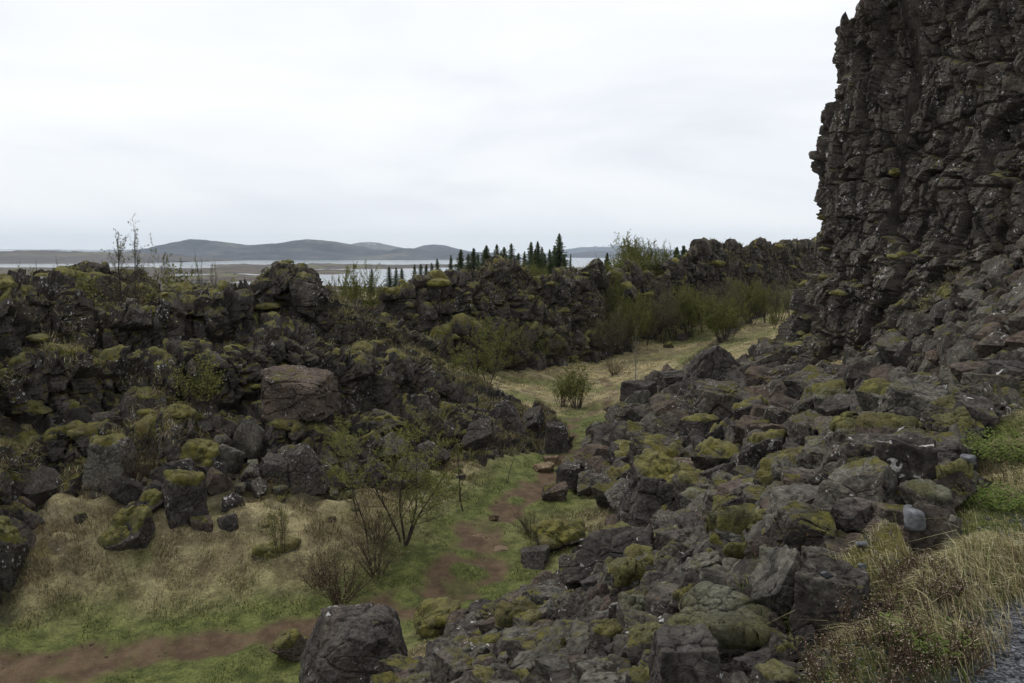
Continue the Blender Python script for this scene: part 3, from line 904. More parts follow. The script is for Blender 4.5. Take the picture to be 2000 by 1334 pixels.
def rock_shape(seed, sub=5, npl=11, k=26, rough=1.0, lo=.66, flat_top=False, planes=None):
    rng = np.random.default_rng(seed)
    nn = rng.normal(size=(npl, 3))
    nn /= np.linalg.norm(nn, axis=1)[:, None]
    h = rng.uniform(lo, 1.0, npl)
    if planes is None:
        ax = np.array([(1, 0, 0), (-1, 0, 0), (0, 1, 0), (0, -1, 0), (0, 0, 1), (0, 0, -1)], float)
        ax = ax + rng.normal(0, .20, ax.shape)
        q, _ = np.linalg.qr(rng.normal(size=(3, 3)))
        if rng.uniform() < .5:
            q = np.eye(3)
            t_ = rng.normal(0, .35)
            q = np.array([[1, 0, 0], [0, math.cos(t_), -math.sin(t_)], [0, math.sin(t_), math.cos(t_)]])
        ax = (ax / np.linalg.norm(ax, axis=1)[:, None]) @ q.T
        m_ = max(2, npl - 6)
        nn = np.concatenate([ax, nn[:m_]]); h = np.concatenate([rng.uniform(.5, .8, 6), rng.uniform(.72, 1.0, m_)])
    if flat_top:
        t = np.array([rng.normal(0, .12), rng.normal(0, .12), 1.0]); t /= np.linalg.norm(t)
        nn = np.concatenate([nn, [t]]); h = np.concatenate([h, [.55]])
    if planes is not None:
        nn = np.array([p[:3] for p in planes], float); nn /= np.linalg.norm(nn, axis=1)[:, None]
        h = np.array([p[3] for p in planes], float)
    d, Fc = ico(sub)
    d32 = d.astype(np.float32)
    val = np.maximum(d @ nn.T, 0.03) / h[None]
    val = np.concatenate([val, np.full((len(d), 1), 1 / 1.35)], 1)
    r = ((val ** k).sum(1)) ** (-1.0 / k)
    V = d * r[:, None]
    v32 = V.astype(np.float32) + seed * 3.7
    dis = rough * (.040 * fbm(v32 * 1.9, 3, seed) + .018 * fbm(v32 * 6.5, 3, seed + 1))
    dis += rough * blocks(v32, (.62, .62, .62), .035, .10, .045, seed + 2, .09)
    dis += rough * blocks(v32, (.22, .22, .22), .010, .16, .012, seed + 3, .1)
    V = V + d * dis[:, None]
    mn, mx = V.min(0), V.max(0)
    V = (V - (mn + mx) / 2) / ((mx - mn) / 2)
    return V, Fc

def cap_mesh(name, V, Fc, scale, seed, thick=.10, cover=.5, mat='moss', freq=1.3):
    """A moss cushion that grows over the upward side of a stone, in the stone's own unit space."""
    S = np.asarray(scale, float)
    Vw = V * S
    N = vnorm(Vw, Fc)
    nz = N[:, 2].copy()
    for _ in range(8):
        a = np.zeros(len(V)); c = np.zeros(len(V))
        for i, j in ((0, 1), (1, 2), (2, 0)):
            np.add.at(a, Fc[:, i], nz[Fc[:, j]]); np.add.at(a, Fc[:, j], nz[Fc[:, i]])
            np.add.at(c, Fc[:, i], 1); np.add.at(c, Fc[:, j], 1)
        nz = a / c
    rng = np.random.default_rng(seed)
    off = rng.uniform(-50, 50, 3)
    w = sstep(.62 - .3 * cover, .95 - .3 * cover, nz * .85 + .38 * fbm(V * freq + off, 3, seed) + .25 * (cover - .5) + .15 * V[:, 2])
    keep = (w[Fc] > .04).any(1)
    if keep.sum() < 30:
        return None
    lump = .75 + .5 * fbm(V * 4.5 + off, 3, seed + 5)
    Vn = Vw + N * ((thick * w ** .6 * lump) - .02)[:, None] + np.array([0, 0, 1])[None] * (thick * .35 * w)[:, None]
    Vn = Vn + N * (.012 * fbm(Vw * 14 + off, 2, seed + 6) * w)[:, None]
    f = Fc[keep]
    used, inv = np.unique(f, return_inverse=True)
    return mesh_np(name, (Vn / S)[used], tris=inv.reshape(-1, 3), mats=[M[mat]], smooth=True)

NPROTO = 16
PROTO = []
SHAPES = ['angular', 'blocky', 'wedge shaped', 'slabby', 'rounded', 'angular', 'squarish', 'pointed', 'blocky', 'lumpy', 'angular', 'flat topped', 'tilted', 'cracked', 'squat', 'jagged']
for i in range(NPROTO):
    V, Fc = rock_shape(400 + i * 7, 5, npl=8 + (i * 5) % 7, k=(60, 50, 60, 44, 16, 50)[i % 6], flat_top=i in (1, 6, 11), lo=.55 if i in (2, 7, 12) else .68)
    me = mesh_np('boulder', V, tris=Fc, mats=[M['talus']])
    caps = [cap_mesh('moss_cap', V, Fc, (1, 1, .85), 900 + i * 3, .16, .10, 'moss'), cap_mesh('moss_cap', V, Fc, (1, 1, .85), 950 + i * 3, .20, .38, 'moss' if i % 3 else 'greymoss')]
    PROTO.append((V, Fc, me, caps))

ROCKS = []      # (x, y, radius) of what is placed already
HERO = []       # named landmarks for the labels of smaller stones
def size_at(px_len, pos):
    return px_len * (pos[1] * CP - pos[2] * SP) / FPX

def surface_point(wall, px, py):
    o, Pv = WALLS[wall]
    V = Pv.reshape(-1, 3)
    a, b_, d = to_px(V)
    m = (np.abs(a - px) < 7) & (np.abs(b_ - py) < 7) & (d > 1)
    if not m.any():
        i = int(np.argmin((a - px) ** 2 + (b_ - py) ** 2 + np.where(d < 1, 1e9, 0)))
        return V[i]
    c = np.nonzero(m)[0]
    return V[c[int(np.argmin(d[c]))]]

def boulder(px, py, wpx, hpx, seed, label, mat='talus', short=None, depth=.9, yaw=None, sink=.12, moss=None, on=None, npl=10, k=46, flat=False, rough=1.0, sub=5, planes=None, tilt=(0, 0), name='boulder', cat='boulder', group=None, kcap='moss'):
    """A single boulder standing where the photograph shows its foot (px, py)."""
    pos = hit(px, py) if on is None else np.array(surface_point(on, px, py), float)
    w = size_at(wpx, pos); hh = size_at(hpx, pos)
    ang = math.atan2(-pos[2], pos[1])
    dp = w * depth
    hz = max(.35 * hh, (hh - dp * .55 * math.sin(ang)) / math.cos(ang))
    hz = hz / (1 - sink)
    V, Fc = rock_shape(seed, sub, npl, k, rough, flat_top=flat, planes=planes)
    rng = np.random.default_rng(seed + 1)
    if yaw is None:
        yaw = rng.uniform(-.4, .4)
    S = np.array([w / 2, dp / 2, hz / 2])
    me = mesh_np(name, V * S, tris=Fc, mats=[M[mat]])
    o = link(name, me)
    hd = pos[:2] / np.linalg.norm(pos[:2])
    q = pos[:2] + hd * dp * .42
    o.location = (q[0], q[1], pos[2] + hz * (.5 - sink))
    o.rotation_euler = (tilt[0], tilt[1], yaw - math.atan2(pos[0], pos[1]))
    tag(o, label, cat, group)
    if moss:
        c = cap_mesh('moss_cap', V * S, Fc, (1, 1, 1), seed + 9, thick=min(.22, .10 + .05 * w), cover=moss, mat=kcap, freq=1.6 / max(.5, w))
        if c:
            link('moss_cap', c, o)
    ROCKS.append((q[0], q[1], max(w, dp) * .42))
    if short:
        HERO.append((short, q[0], q[1], o.location.z))
    return o

PYR = [(-.95, -.3, .35, .62), (.75, -.35, .55, .62), (0, 1, .25, .7), (-.15, -1, .25, .62), (.3, -.8, .5, .72), (0, 0, -1, .8), (-.5, 0, .8, .78), (.2, .1, 1, .95), (1, .2, -.2, .9)]
DOME = [(-1, -.1, .20, .66), (1, -.15, .17, .68), (0, -1, .2, .70), (.1, 1, .2, .7), (0, 0, -1, .9), (-.7, -.3, .7, .78), (.72, -.2, .62, .80), (0, -.6, .75, .86), (.15, .1, 1, .92), (-.8, -.7, .25, .76), (.75, -.7, .25, .78)]
SLAB = [(-.5, -.55, .75, .34), (.5, .5, -.75, .4), (1, -.3, .1, .85), (-.8, .6, .2, .8), (0, .5, 1, .8), (0, -.8, -.6, .7), (.9, .6, .6, .9)]
CUBE = [(1, 0, .06, .7), (-1, .1, .04, .7), (0, 1, 0, .7), (.1, -1, .08, .7), (.06, -.05, 1, .68), (0, 0, -1, .7), (.7, -.7, .2, .9), (-.7, .6, .5, .95)]
BLK = [(1, -.25, .15, .72), (-1, -.2, .1, .7), (.1, 1, .1, .7), (-.2, -1, .2, .66), (.18, -.25, 1, .58), (0, 0, -1, .7), (.7, -.6, .5, .86), (-.6, -.6, .6, .9), (-.7, .5, .4, .85)]

boulder(702, 1400, 236, 205, 11, 'big dark domed boulder with white specks at the bottom edge of the view', 'bare', 'domed boulder', planes=DOME, k=18, sub=6, depth=.95, sink=.08, yaw=.1, rough=.75)
boulder(567, 1303, 84, 66, 12, 'low brown mossy boulder beside the dirt path left of the domed boulder', 'brownrock', 'low brown path boulder', moss=.3)
boulder(1185, 1160, 205, 135, 13, 'long dark smooth slab leaning up from the turf beside the path', 'bare', 'long leaning slab', planes=SLAB, depth=.6, sub=6)
boulder(1300, 1040, 190, 145, 14, 'large dark block with a smooth brown top and a moss knob', 'bare', 'large brown topped block', planes=BLK, sub=6, moss=.12)
boulder(1430, 1112, 160, 92, 15, 'rounded grey lichened boulder with a yellow mossy back', 'greyrock', 'rounded grey boulder', k=12, sub=6, moss=.30)
boulder(1575, 1110, 150, 122, 16, 'dark angular block with a flat tilted brown top', 'talus', 'flat tilted block', planes=BLK, sub=6, tilt=(0, .14))
boulder(1505, 1245, 150, 190, 17, 'tall leaning grey slab with lichen between two dark cubes', 'greyrock', 'tall leaning slab', planes=SLAB, sub=6, yaw=-.5)
boulder(1462, 1242, 84, 108, 18, 'small dark cube of rock with a pale flat top', 'bare', 'small dark cube', planes=CUBE, sub=5)
boulder(1622, 1270, 140, 165, 19, 'white streaked block with a gravelly flat top carrying small stones', 'talus', 'white streaked block', planes=CUBE, sub=6)
boulder(1645, 1112, 104, 58, 20, 'low flat brown block with grey stones lying on it', 'brownrock', 'low flat brown block', planes=BLK, flat=True)
boulder(1728, 1120, 92, 96, 21, 'reddish pitted block patched with white lichen', 'brownrock', 'reddish pitted block', planes=CUBE)
boulder(1795, 1100, 92, 130, 22, 'pitted dark rock at the edge of the grass verge', 'talus', 'pitted verge rock')
boulder(1668, 1030, 150, 140, 23, 'big dark boulder speckled with pale lichen above the flat tilted block', 'greyrock', 'big speckled boulder', sub=6)
boulder(1668, 900, 118, 72, 24, 'boulder capped by a thick yellow green moss cushion', 'greyrock', 'moss capped boulder', moss=.85, flat=True)
boulder(1765, 985, 118, 138, 25, 'tall block with broad white lichen stains', 'talus', 'white stained block', planes=CUBE)
boulder(1790, 850, 150, 112, 26, 'wide grey block high on the slope near the verge', 'greyrock', 'wide grey block', planes=BLK, sub=6)
boulder(1865, 1000, 90, 90, 27, 'dark rock with a mossy cap beside the verge grass', 'talus', 'mossy verge rock', moss=.5)
boulder(1390, 782, 122, 112, 28, 'tall pyramid shaped boulder standing above the meadow', 'bare', 'pyramid boulder', planes=PYR, sub=6, depth=.8, k=40, sink=.05, yaw=0)
boulder(1490, 788, 96, 74, 29, 'reddish smooth faced block right of the pyramid boulder', 'brownrock', 'reddish smooth block', planes=BLK)
boulder(1322, 775, 72, 54, 30, 'dark boulder with white patches left of the pyramid boulder', 'bare', 'white patched dark boulder')
boulder(1405, 850, 165, 112, 31, 'massive rough boulder below the pyramid boulder', 'talus', 'massive rough boulder', sub=6, planes=BLK, yaw=.5)
boulder(1308, 835, 88, 60, 32, 'brown lichened boulder in front of the white patched one', 'brownrock', 'brown lichened boulder')
boulder(1248, 800, 62, 58, 33, 'small squarish boulder at the meadow edge', 'bare', 'squarish meadow boulder', planes=CUBE)
boulder(1215, 850, 76, 66, 34, 'grey boulder on the toe of the slope by the meadow', 'talus', 'toe boulder')
boulder(1187, 893, 100, 72, 35, 'white crusted boulder jutting out over the path', 'bare', 'white crusted boulder', planes=SLAB, yaw=.7)
boulder(1262, 905, 88, 86, 36, 'dark upright boulder behind the white crusted one', 'talus', 'dark upright boulder')
boulder(1300, 892, 112, 92, 37, 'long leaning boulder with a sharp rim', 'talus', 'sharp rimmed boulder', planes=SLAB, yaw=1.0)
boulder(1398, 948, 100, 90, 38, 'dark block with mossy sides in the middle of the slope', 'talus', 'middle slope block', moss=.2)
boulder(1085, 887, 48, 62, 39, 'upright block beside the narrow gap of the path', 'bare', 'upright gap block', planes=CUBE)
boulder(1110, 955, 50, 48, 40, 'dark cube of rock right of the tan stepping stones', 'bare', 'stepping stone cube', planes=CUBE)
boulder(1152, 970, 60, 54, 41, 'squat dark boulder beside the rock step', 'talus', 'squat step boulder')
boulder(1082, 985, 52, 46, 42, 'brown wedge of rock sunk in the path bank', 'brownrock', 'sunken wedge')
boulder(1042, 1116, 62, 50, 43, 'pale streaked rock at the right edge of the bare path', 'bare', 'pale streaked rock')
boulder(1400, 1320, 190, 130, 44, 'broad boulder buried under woolly grey green moss', 'greyrock', 'woolly moss mound', moss=1.15, k=12, sub=6, kcap='greymoss')
boulder(1335, 1390, 140, 150, 45, 'dark square block at the bottom edge in front of the woolly moss mound', 'bare', 'dark square bottom block', planes=CUBE, sub=6)
boulder(1010, 1262, 96, 72, 46, 'boulder almost hidden by a round moss cushion', 'talus', 'round moss cushion boulder', moss=.8)
boulder(1100, 1330, 130, 120, 47, 'grey slab tilting left above small rubble', 'greyrock', 'left tilting grey slab', planes=SLAB, sub=6, moss=.2)
boulder(950, 1235, 90, 56, 48, 'dark flat rock where the rubble meets the turf', 'bare', 'dark flat turf rock', planes=BLK)
boulder(1225, 1200, 86, 90, 49, 'rock wearing a bright olive moss cape', 'talus', 'olive caped rock', moss=.8)
boulder(1335, 1215, 76, 100, 50, 'upright rock draped with olive moss', 'talus', 'moss draped upright rock', moss=.75)
boulder(1170, 1215, 62, 76, 51, 'dark pointed rock with rusty edges', 'brownrock', 'rusty pointed rock', planes=PYR)
boulder(1425, 1035, 70, 50, 52, 'pale mossy block above the rounded grey boulder', 'greyrock', 'pale mossy block', moss=.9, flat=True)
boulder(1345, 1075, 62, 70, 53, 'dark two lobed boulder beside the large brown topped block', 'bare', 'two lobed boulder')
boulder(860, 1320, 70, 62, 54, 'small black boulder in the grass right of the domed boulder', 'bare', 'small black boulder')
boulder(1540, 960, 78, 70, 55, 'knobbly grey boulder half way up the slope', 'greyrock', 'knobbly grey boulder', k=14, moss=.2)
boulder(1860, 870, 110, 60, 56, 'low dark ledge of rock under the verge', 'talus', 'low verge ledge', planes=BLK, moss=.25)
# boulders on and under the near wall
boulder(585, 812, 178, 108, 60, 'big smooth brown boulder lodged half way up the near wall', 'brownrock', 'lodged brown boulder', on='near_rock_wall', sub=6, sink=.1, k=20, planes=BLK)
boulder(540, 955, 70, 70, 61, 'dark broken block under the lodged brown boulder', 'bare', None, on=None, planes=BLK)
boulder(590, 962, 100, 98, 62, 'overhanging dark boulder with a hollow beneath it', 'bare', 'overhanging boulder', planes=PYR, sub=6, yaw=.3)
boulder(362, 1025, 82, 100, 63, 'upright mossy block standing on the grass bank', 'bare', 'upright mossy block', planes=CUBE, moss=.4)
boulder(247, 1098, 120, 105, 64, 'dark leaning boulder with mossy shoulders on the grass bank', 'bare', 'dark leaning boulder', planes=SLAB, moss=.35, sub=6)
boulder(285, 1020, 80, 58, 65, 'mossy rock resting behind the dark leaning boulder', 'bare', None, moss=.5)
boulder(455, 1005, 52, 44, 66, 'small round rock on the bank right of the upright mossy block', 'bare', None, k=12)
boulder(395, 1045, 44, 38, 67, 'small reddish rock below the upright mossy block', 'brownrock', None, moss=.2)
boulder(548, 1105, 112, 44, 68, 'low mossy rock with a thin sapling beside it', 'bare', 'sapling rock', moss=.55)
boulder(395, 925, 100, 62, 69, 'broad mossy hump at the foot of the near wall', 'bare', None, moss=1.0, k=12)
boulder(12, 1160, 78, 140, 70, 'dark mossy block at the left edge below two mossy slabs', 'wall', 'left edge block', moss=.6)
boulder(12, 1045, 66, 60, 71, 'mossy slab stacked on the left edge block', 'wall', None, moss=.7, flat=True)
boulder(20, 985, 68, 60, 72, 'uppermost mossy slab at the left edge', 'wall', None, moss=.7, flat=True)
boulder(985, 860, 82, 80, 73, 'large broken chunk at the end of the near wall', 'bare', 'broken end chunk', planes=PYR, sub=6)
boulder(1035, 858, 60, 68, 74, 'dark leaning chunk left of the upright gap block', 'bare', None, planes=SLAB)
boulder(930, 880, 70, 66, 75, 'dark slab at the foot of the spur of rocks', 'bare', None, planes=SLAB)
boulder(1332, 668, 30, 24, 76, 'small dark mossy boulder in the far meadow', 'wall', None, moss=.3)
boulder(1306, 682, 22, 12, 77, 'flat mossy boulder left of the far meadow one', 'wall', None, moss=.6)
boulder(1090, 1085, 96, 62, 78, 'broad heathery hummock right of the bare path', 'brownrock', None, moss=1.1, k=10)
boulder(855, 1245, 92, 60, 79, 'grassy moss hummock above the domed boulder', 'brownrock', None, moss=1.2, k=10)
# worn stones in the path
for i, (px, py, w, h, lb) in enumerate([(940, 1062, 62, 20, 'long worn tan stone lying across the path'), (985, 1080, 48, 15, 'flat tan stone at the end of the long worn one'), (1062, 925, 44, 24, 'upper tan stepping stone in the narrow gap'), (1080, 908, 40, 20, 'highest tan stepping stone of the gap'),
                                        (965, 1018, 22, 14, 'small tan stone on the left of the path'), (976, 1036, 18, 9, 'tiny flat tan stone below the small one'), (1056, 990, 30, 10, 'flat brown stone at the top of the bare path'), (868, 1132, 14, 7, 'small brown stone in the middle of the bare path')]):
    boulder(px, py, w, h, 120 + i, lb, 'tan', None, depth=.7, sink=.2, name='path_stone', cat='stone', rough=.7)

# smooth grey stones lying on the blocks
def on_rocks(px, py):
    """First boulder surface met along a line of sight."""
    dg = bpy.context.evaluated_depsgraph_get()
    d = Vector(ray(px, py)).normalized()
    ok, loc, nrm, idx, ob, mtx = scene.ray_cast(dg, Vector((0, 0, 0)), d)
    return np.array(loc) if ok else hit(px, py)
bpy.context.view_layer.update()
PEB = [(1662, 1052, 24, 20, 'round bluish grey stone on the low flat brown block'), (1684, 1065, 22, 9, 'flat grey stone beside the round bluish one'), (1614, 1127, 23, 15, 'pale grey stone on the gravelly white streaked block'), (1684, 1110, 20, 12, 'thin grey stone behind the pale one'), (1786, 1030, 42, 52, 'smooth upright grey stone wedged behind the reddish pitted block'), (1891, 900, 28, 15, 'smooth grey stone near the top of the verge')]
for i, (px, py, w, h, lb) in enumerate(PEB):
    pos = on_rocks(px, py)
    V, Fc = rock_shape(150 + i, 4, 12, 7, .25)
    sw, sh = size_at(w, pos), size_at(h, pos)
    o = link('pebble', mesh_np('pebble', V * np.array([sw / 2, sw / 2 * .8, sh / 2]), tris=Fc, mats=[M['pebble']], smooth=True))
    o.location = (pos[0], pos[1], pos[2] + sh * .32)
    tag(o, lb, 'stone')

# the many other boulders of the slope
rng = np.random.default_rng(5)
def in_view(x, y, z, mg=40):
    a, b_, d = to_px(np.stack([x, y, z], 1))
    return (d > .5) & (a > -mg) & (a < 2000 + mg) & (b_ > 0) & (b_ < 1334 + mg * 1.5)
cand = []
N_ = 60000
th = rng.uniform(-.62, .66, N_); rr = np.exp(rng.uniform(math.log(3.2), math.log(56), N_))
cx, cy = rr * np.tan(th), rr
ok = masks(cx, cy)[2] > .6
cx, cy = cx[ok], cy[ok]
keep = ~((cx > 0) & (inside(cx, cy) > 0) & (cy > 30) & (cx > 24))
cx, cy = cx[keep], cy[keep]
cz = G(cx, cy)
v = in_view(cx, cy, cz)
cx, cy, cz = cx[v], cy[v], cz[v]
dist = np.hypot(cx, cy)
rad = np.minimum(.95, dist * (.0065 + .027 * rng.beta(1.0, 3.6, len(cx))) * np.where(cx > .30 * cy + 3.5, .72, 1.0))
order = np.argsort(-rad)
cellr = {}
def near_ok(x, y, r, f):
    i, j = int(x // 1.5), int(y // 1.5)
    for a in (-1, 0, 1):
        for b_ in (-1, 0, 1):
            for (u, w_, q) in cellr.get((i + a, j + b_), ()):
                if (u - x) ** 2 + (w_ - y) ** 2 < (f * (q + r)) ** 2:
                    return False
    return True
for (u, w_, q) in ROCKS:
    for a in (-1, 0, 1):
        for b_ in (-1, 0, 1):
            cellr.setdefault((int(u // 1.5) + a, int(w_ // 1.5) + b_), []).append((u, w_, q * .8)) if q > 1.0 else (cellr.setdefault((int(u // 1.5), int(w_ // 1.5)), []).append((u, w_, q)) if a == 0 and b_ == 0 else None)
fill = []
for i in order:
    x, y, r = cx[i], cy[i], rad[i]
    if near_ok(x, y, r, .72):
        cellr.setdefault((int(x // 1.5), int(y // 1.5)), []).append((x, y, r))
        fill.append((x, y, cz[i], r))
fill = np.array(fill)
app = fill[:, 3] / fill[:, 1]
fill = fill[np.argsort(-app)]
NIND = 215
MATS3 = {}
def proto_mesh(i, mat):
    if (i, mat) not in MATS3:
        me = PROTO[i][2] if mat == 'talus' else PROTO[i][2].copy()
        if mat != 'talus':
            me.materials[0] = M[mat]
        MATS3[(i, mat)] = me
    return MATS3[(i, mat)]
LABELS = {}
def where(x, y, z, n=1):
    ds = sorted(HERO, key=lambda h: (h[1] - x) ** 2 + (h[2] - y) ** 2)
    h = ds[n - 1]
    ax, ay = x - h[1], y - h[2]
    hd = math.atan2(h[1], h[2])
    rx = ax * math.cos(hd) - ay * math.sin(hd); ry = ax * math.sin(hd) + ay * math.cos(hd)
    if abs(rx) > abs(ry) * .8:
        return ('right of' if rx > 0 else 'left of'), h[0]
    return ('behind' if ry > 0 else 'in front of'), h[0]
for n, (x, y, z, r) in enumerate(fill[:NIND]):
    i = int(rng.integers(NPROTO))
    mat = rng.choice(['talus', 'talus', 'bare', 'greyrock', 'brownrock'], p=[.3, .2, .2, .2, .1])
    o = link('boulder', proto_mesh(i, mat))
    sc = r * np.array([rng.uniform(.95, 1.3), rng.uniform(.85, 1.15), rng.uniform(.75, 1.1)])
    o.scale = sc
    o.rotation_euler = (0, 0, rng.uniform(0, 6.283))
    o.location = (x, y, z + sc[2] * rng.uniform(.35, .75))
    mc = rng.uniform()
    word = ''
    if mc < .30:
        c = PROTO[i][3][0 if mc < .23 else 1]
        if c:
            link('moss_cap', c, o)
            word = 'moss tufted ' if mc < .23 else 'moss covered '
    px_ = r * 2 * FPX / y
    sz = 'large' if px_ > 95 else 'medium' if px_ > 62 else 'small'
    tone = {'talus': 'dark', 'bare': 'blackish', 'greyrock': 'grey lichened', 'brownrock': 'brown'}[mat]
    rel, hn = where(x, y, z)
    lb = f'{sz} {word}{tone} {SHAPES[i]} boulder {rel} the {hn}'
    if lb in LABELS:
        r2, h2 = where(x, y, z, 2)
        lb = f'{sz} {word}{tone} boulder {rel} the {hn}, {r2} the {h2}'
    if len(lb.replace(',', '').split()) > 16:
        lb = f'{word}{tone} boulder {rel} the {hn}, {r2} the {h2}' if lb.count('the') > 1 else lb
    LABELS[lb] = o
    tag(o, ' '.join(lb.split()[:16]), 'boulder', 'loose boulders of the rocky slope')

rb = np.random.default_rng(21)
nb_ = 0
while nb_ < 34:
    px, py = rb.uniform(40, 900), rb.uniform(885, 1075)
    if py > 1060 - abs(px - 420) * .12 or (px > 700 and py > 1000):
        continue
    pos = hit(px, py)
    if any((pos[0] - q[0]) ** 2 + (pos[1] - q[1]) ** 2 < (q[2] + .3) ** 2 for q in ROCKS):
        continue
    r_ = .10 + .34 * rb.beta(1.1, 2.6)
    i = int(rb.integers(NPROTO)); mat = rb.choice(['bare', 'talus', 'brownrock'])
    o = link('boulder', proto_mesh(i, mat))
    o.scale = (r_ * 1.25, r_, r_ * rb.uniform(.7, 1.0)); o.rotation_euler = (0, 0, rb.uniform(0, 6.283))
    o.location = (pos[0], pos[1], pos[2] + r_ * .35)
    word = ''
    if rb.uniform() < .4 and PROTO[i][3][1]:
        link('moss_cap', PROTO[i][3][1], o); word = 'mossy '
    rel, hn = where(pos[0], pos[1], pos[2]); r2, h2 = where(pos[0], pos[1], pos[2], 2)
    lb = f'{word}{dict(bare="blackish", talus="dark", brownrock="brown")[mat]} {SHAPES[i]} stone on the bank {rel} the {hn}'
    if lb in LABELS:
        lb = f'{word}{SHAPES[i]} bank stone {rel} the {hn}, {r2} the {h2}'
    LABELS[lb] = o
    tag(o, ' '.join(lb.split()[:16]), 'boulder', 'stones scattered on the grass bank')
    ROCKS.append((pos[0], pos[1], r_)); nb_ += 1

def merge_rocks(name, items, mats, sub=3):
    Vs, Fs, mi, off = [], [], [], 0
    shp = [rock_shape(700 + q * 5, sub, 9, 50) for q in range(10)]
    for (x, y, z, r) in items:
        V, Fc = shp[int(rng.integers(10))]
        a = rng.uniform(0, 6.283); ca, sa = math.cos(a), math.sin(a)
        S = r * rng.uniform(.75, 1.2, 3)
        Vv = V * S
        Vv = np.stack([Vv[:, 0] * ca - Vv[:, 1] * sa + x, Vv[:, 0] * sa + Vv[:, 1] * ca + y, Vv[:, 2] + z + S[2] * .35], 1)
        Vs.append(Vv); Fs.append(Fc + off); off += len(V)
        mi.append(np.full(len(Fc), int(rng.integers(len(mats)))))
    return link(name, mesh_np(name, np.concatenate(Vs), tris=np.concatenate(Fs), mats=[M[q] for q in mats], midx=np.concatenate(mi)))
rest = fill[NIND:]
rest = rest[:2600]
rub = merge_rocks('rubble', rest, ['talus', 'bare', 'greyrock', 'talus', 'brownrock'])
sm = []
for _ in range(5200):
    a_ = rng.integers(len(cx))
    sm.append((cx[a_] + rng.normal(0, .1), cy[a_] + rng.normal(0, .1), cz[a_] - .12, float(dist[a_]) * rng.uniform(.003, .010)))
chips = merge_rocks('rubble', sm, ['talus', 'bare', 'greyrock', 'brownrock'], 2)
tag(chips, 'small broken stone chips between the boulders', 'rubble', kind='stuff')
tag(rub, 'loose dark rubble filling the gaps between the boulders', 'rubble', kind='stuff')

#PART3
# ------------------------------------------------------------------ moss cushions on the walls
def cushion_mesh(seed, sub=4):
    r = np.random.default_rng(seed)
    Vs, Fs, off = [], [], 0
    for i in range(int(r.integers(1, 5))):
        V, Fc = cushion_lobe(seed * 7 + i, sub)
        sc = 1.0 if i == 0 else r.uniform(.35, .7)
        V = V * np.array([sc, sc * r.uniform(.8, 1.2), sc]) + (0 if i == 0 else np.array([r.uniform(-1.1, 1.1), r.uniform(-.6, .6), r.uniform(-.35, .1)]))
        Vs.append(V); Fs.append(Fc + off); off += len(V)
    return np.concatenate(Vs), np.concatenate(Fs)

def cushion_lobe(seed, sub):
    d, Fc = ico(sub)
    V = d.copy()
    v32 = d.astype(np.float32) + seed * 5.1
    r = 1 + .22 * fbm(v32 * 1.3, 3, seed) + .10 * fbm(v32 * 4.2, 2, seed + 1)
    V = V * r[:, None]
    V[:, 2] = np.where(V[:, 2] < 0, V[:, 2] * .55, V[:, 2])
    V = V * (1 + .035 * fbm(v32 * 14, 2, seed + 2))[:, None]
    return V, Fc
CUSH = [cushion_mesh(s) for s in range(30, 42)]
CUSHM = [mesh_np('moss_cushion', V, tris=Fc, mats=[M['moss']], smooth=True) for V, Fc in CUSH]
CUSHLO = [cushion_mesh(s, 3) for s in range(30, 36)]

def grid_normals(Pv):
    du = np.gradient(Pv, axis=1); dv = np.gradient(Pv, axis=0)
    n = np.cross(du, dv)
    n /= np.maximum(1e-9, np.linalg.norm(n, axis=2))[..., None]
    return n

def wall_ledges(wall, count, seed, nzmin=.55, freq=.45, clump=.12, dens=None):
    """Spots on a wall that face up and can be seen from the valley."""
    o, Pv = WALLS[wall]
    N = grid_normals(Pv)
    if (N.reshape(-1, 3) * (np.array([0, 0, 6.0]) - Pv.reshape(-1, 3))).sum(1).mean() < 0:
        N = -N
    V = Pv.reshape(-1, 3); N = N.reshape(-1, 3)
    a, b_, d = to_px(V)
    q = V.astype(np.float32)
    m = (N[:, 2] > nzmin) & (d > 1) & (a > -60) & (a < 2060) & (b_ < 1250) & (fbm(q * freq, 3, seed) > clump)
    if dens is not None:
        m &= np.random.default_rng(seed).uniform(size=len(V)) < dens(a, b_)
    view = V / np.linalg.norm(V, axis=1)[:, None]
    idx = np.nonzero(m)[0]
    r = np.random.default_rng(seed + 1)
    r.shuffle(idx)
    return V, N, idx[:count * 40], r

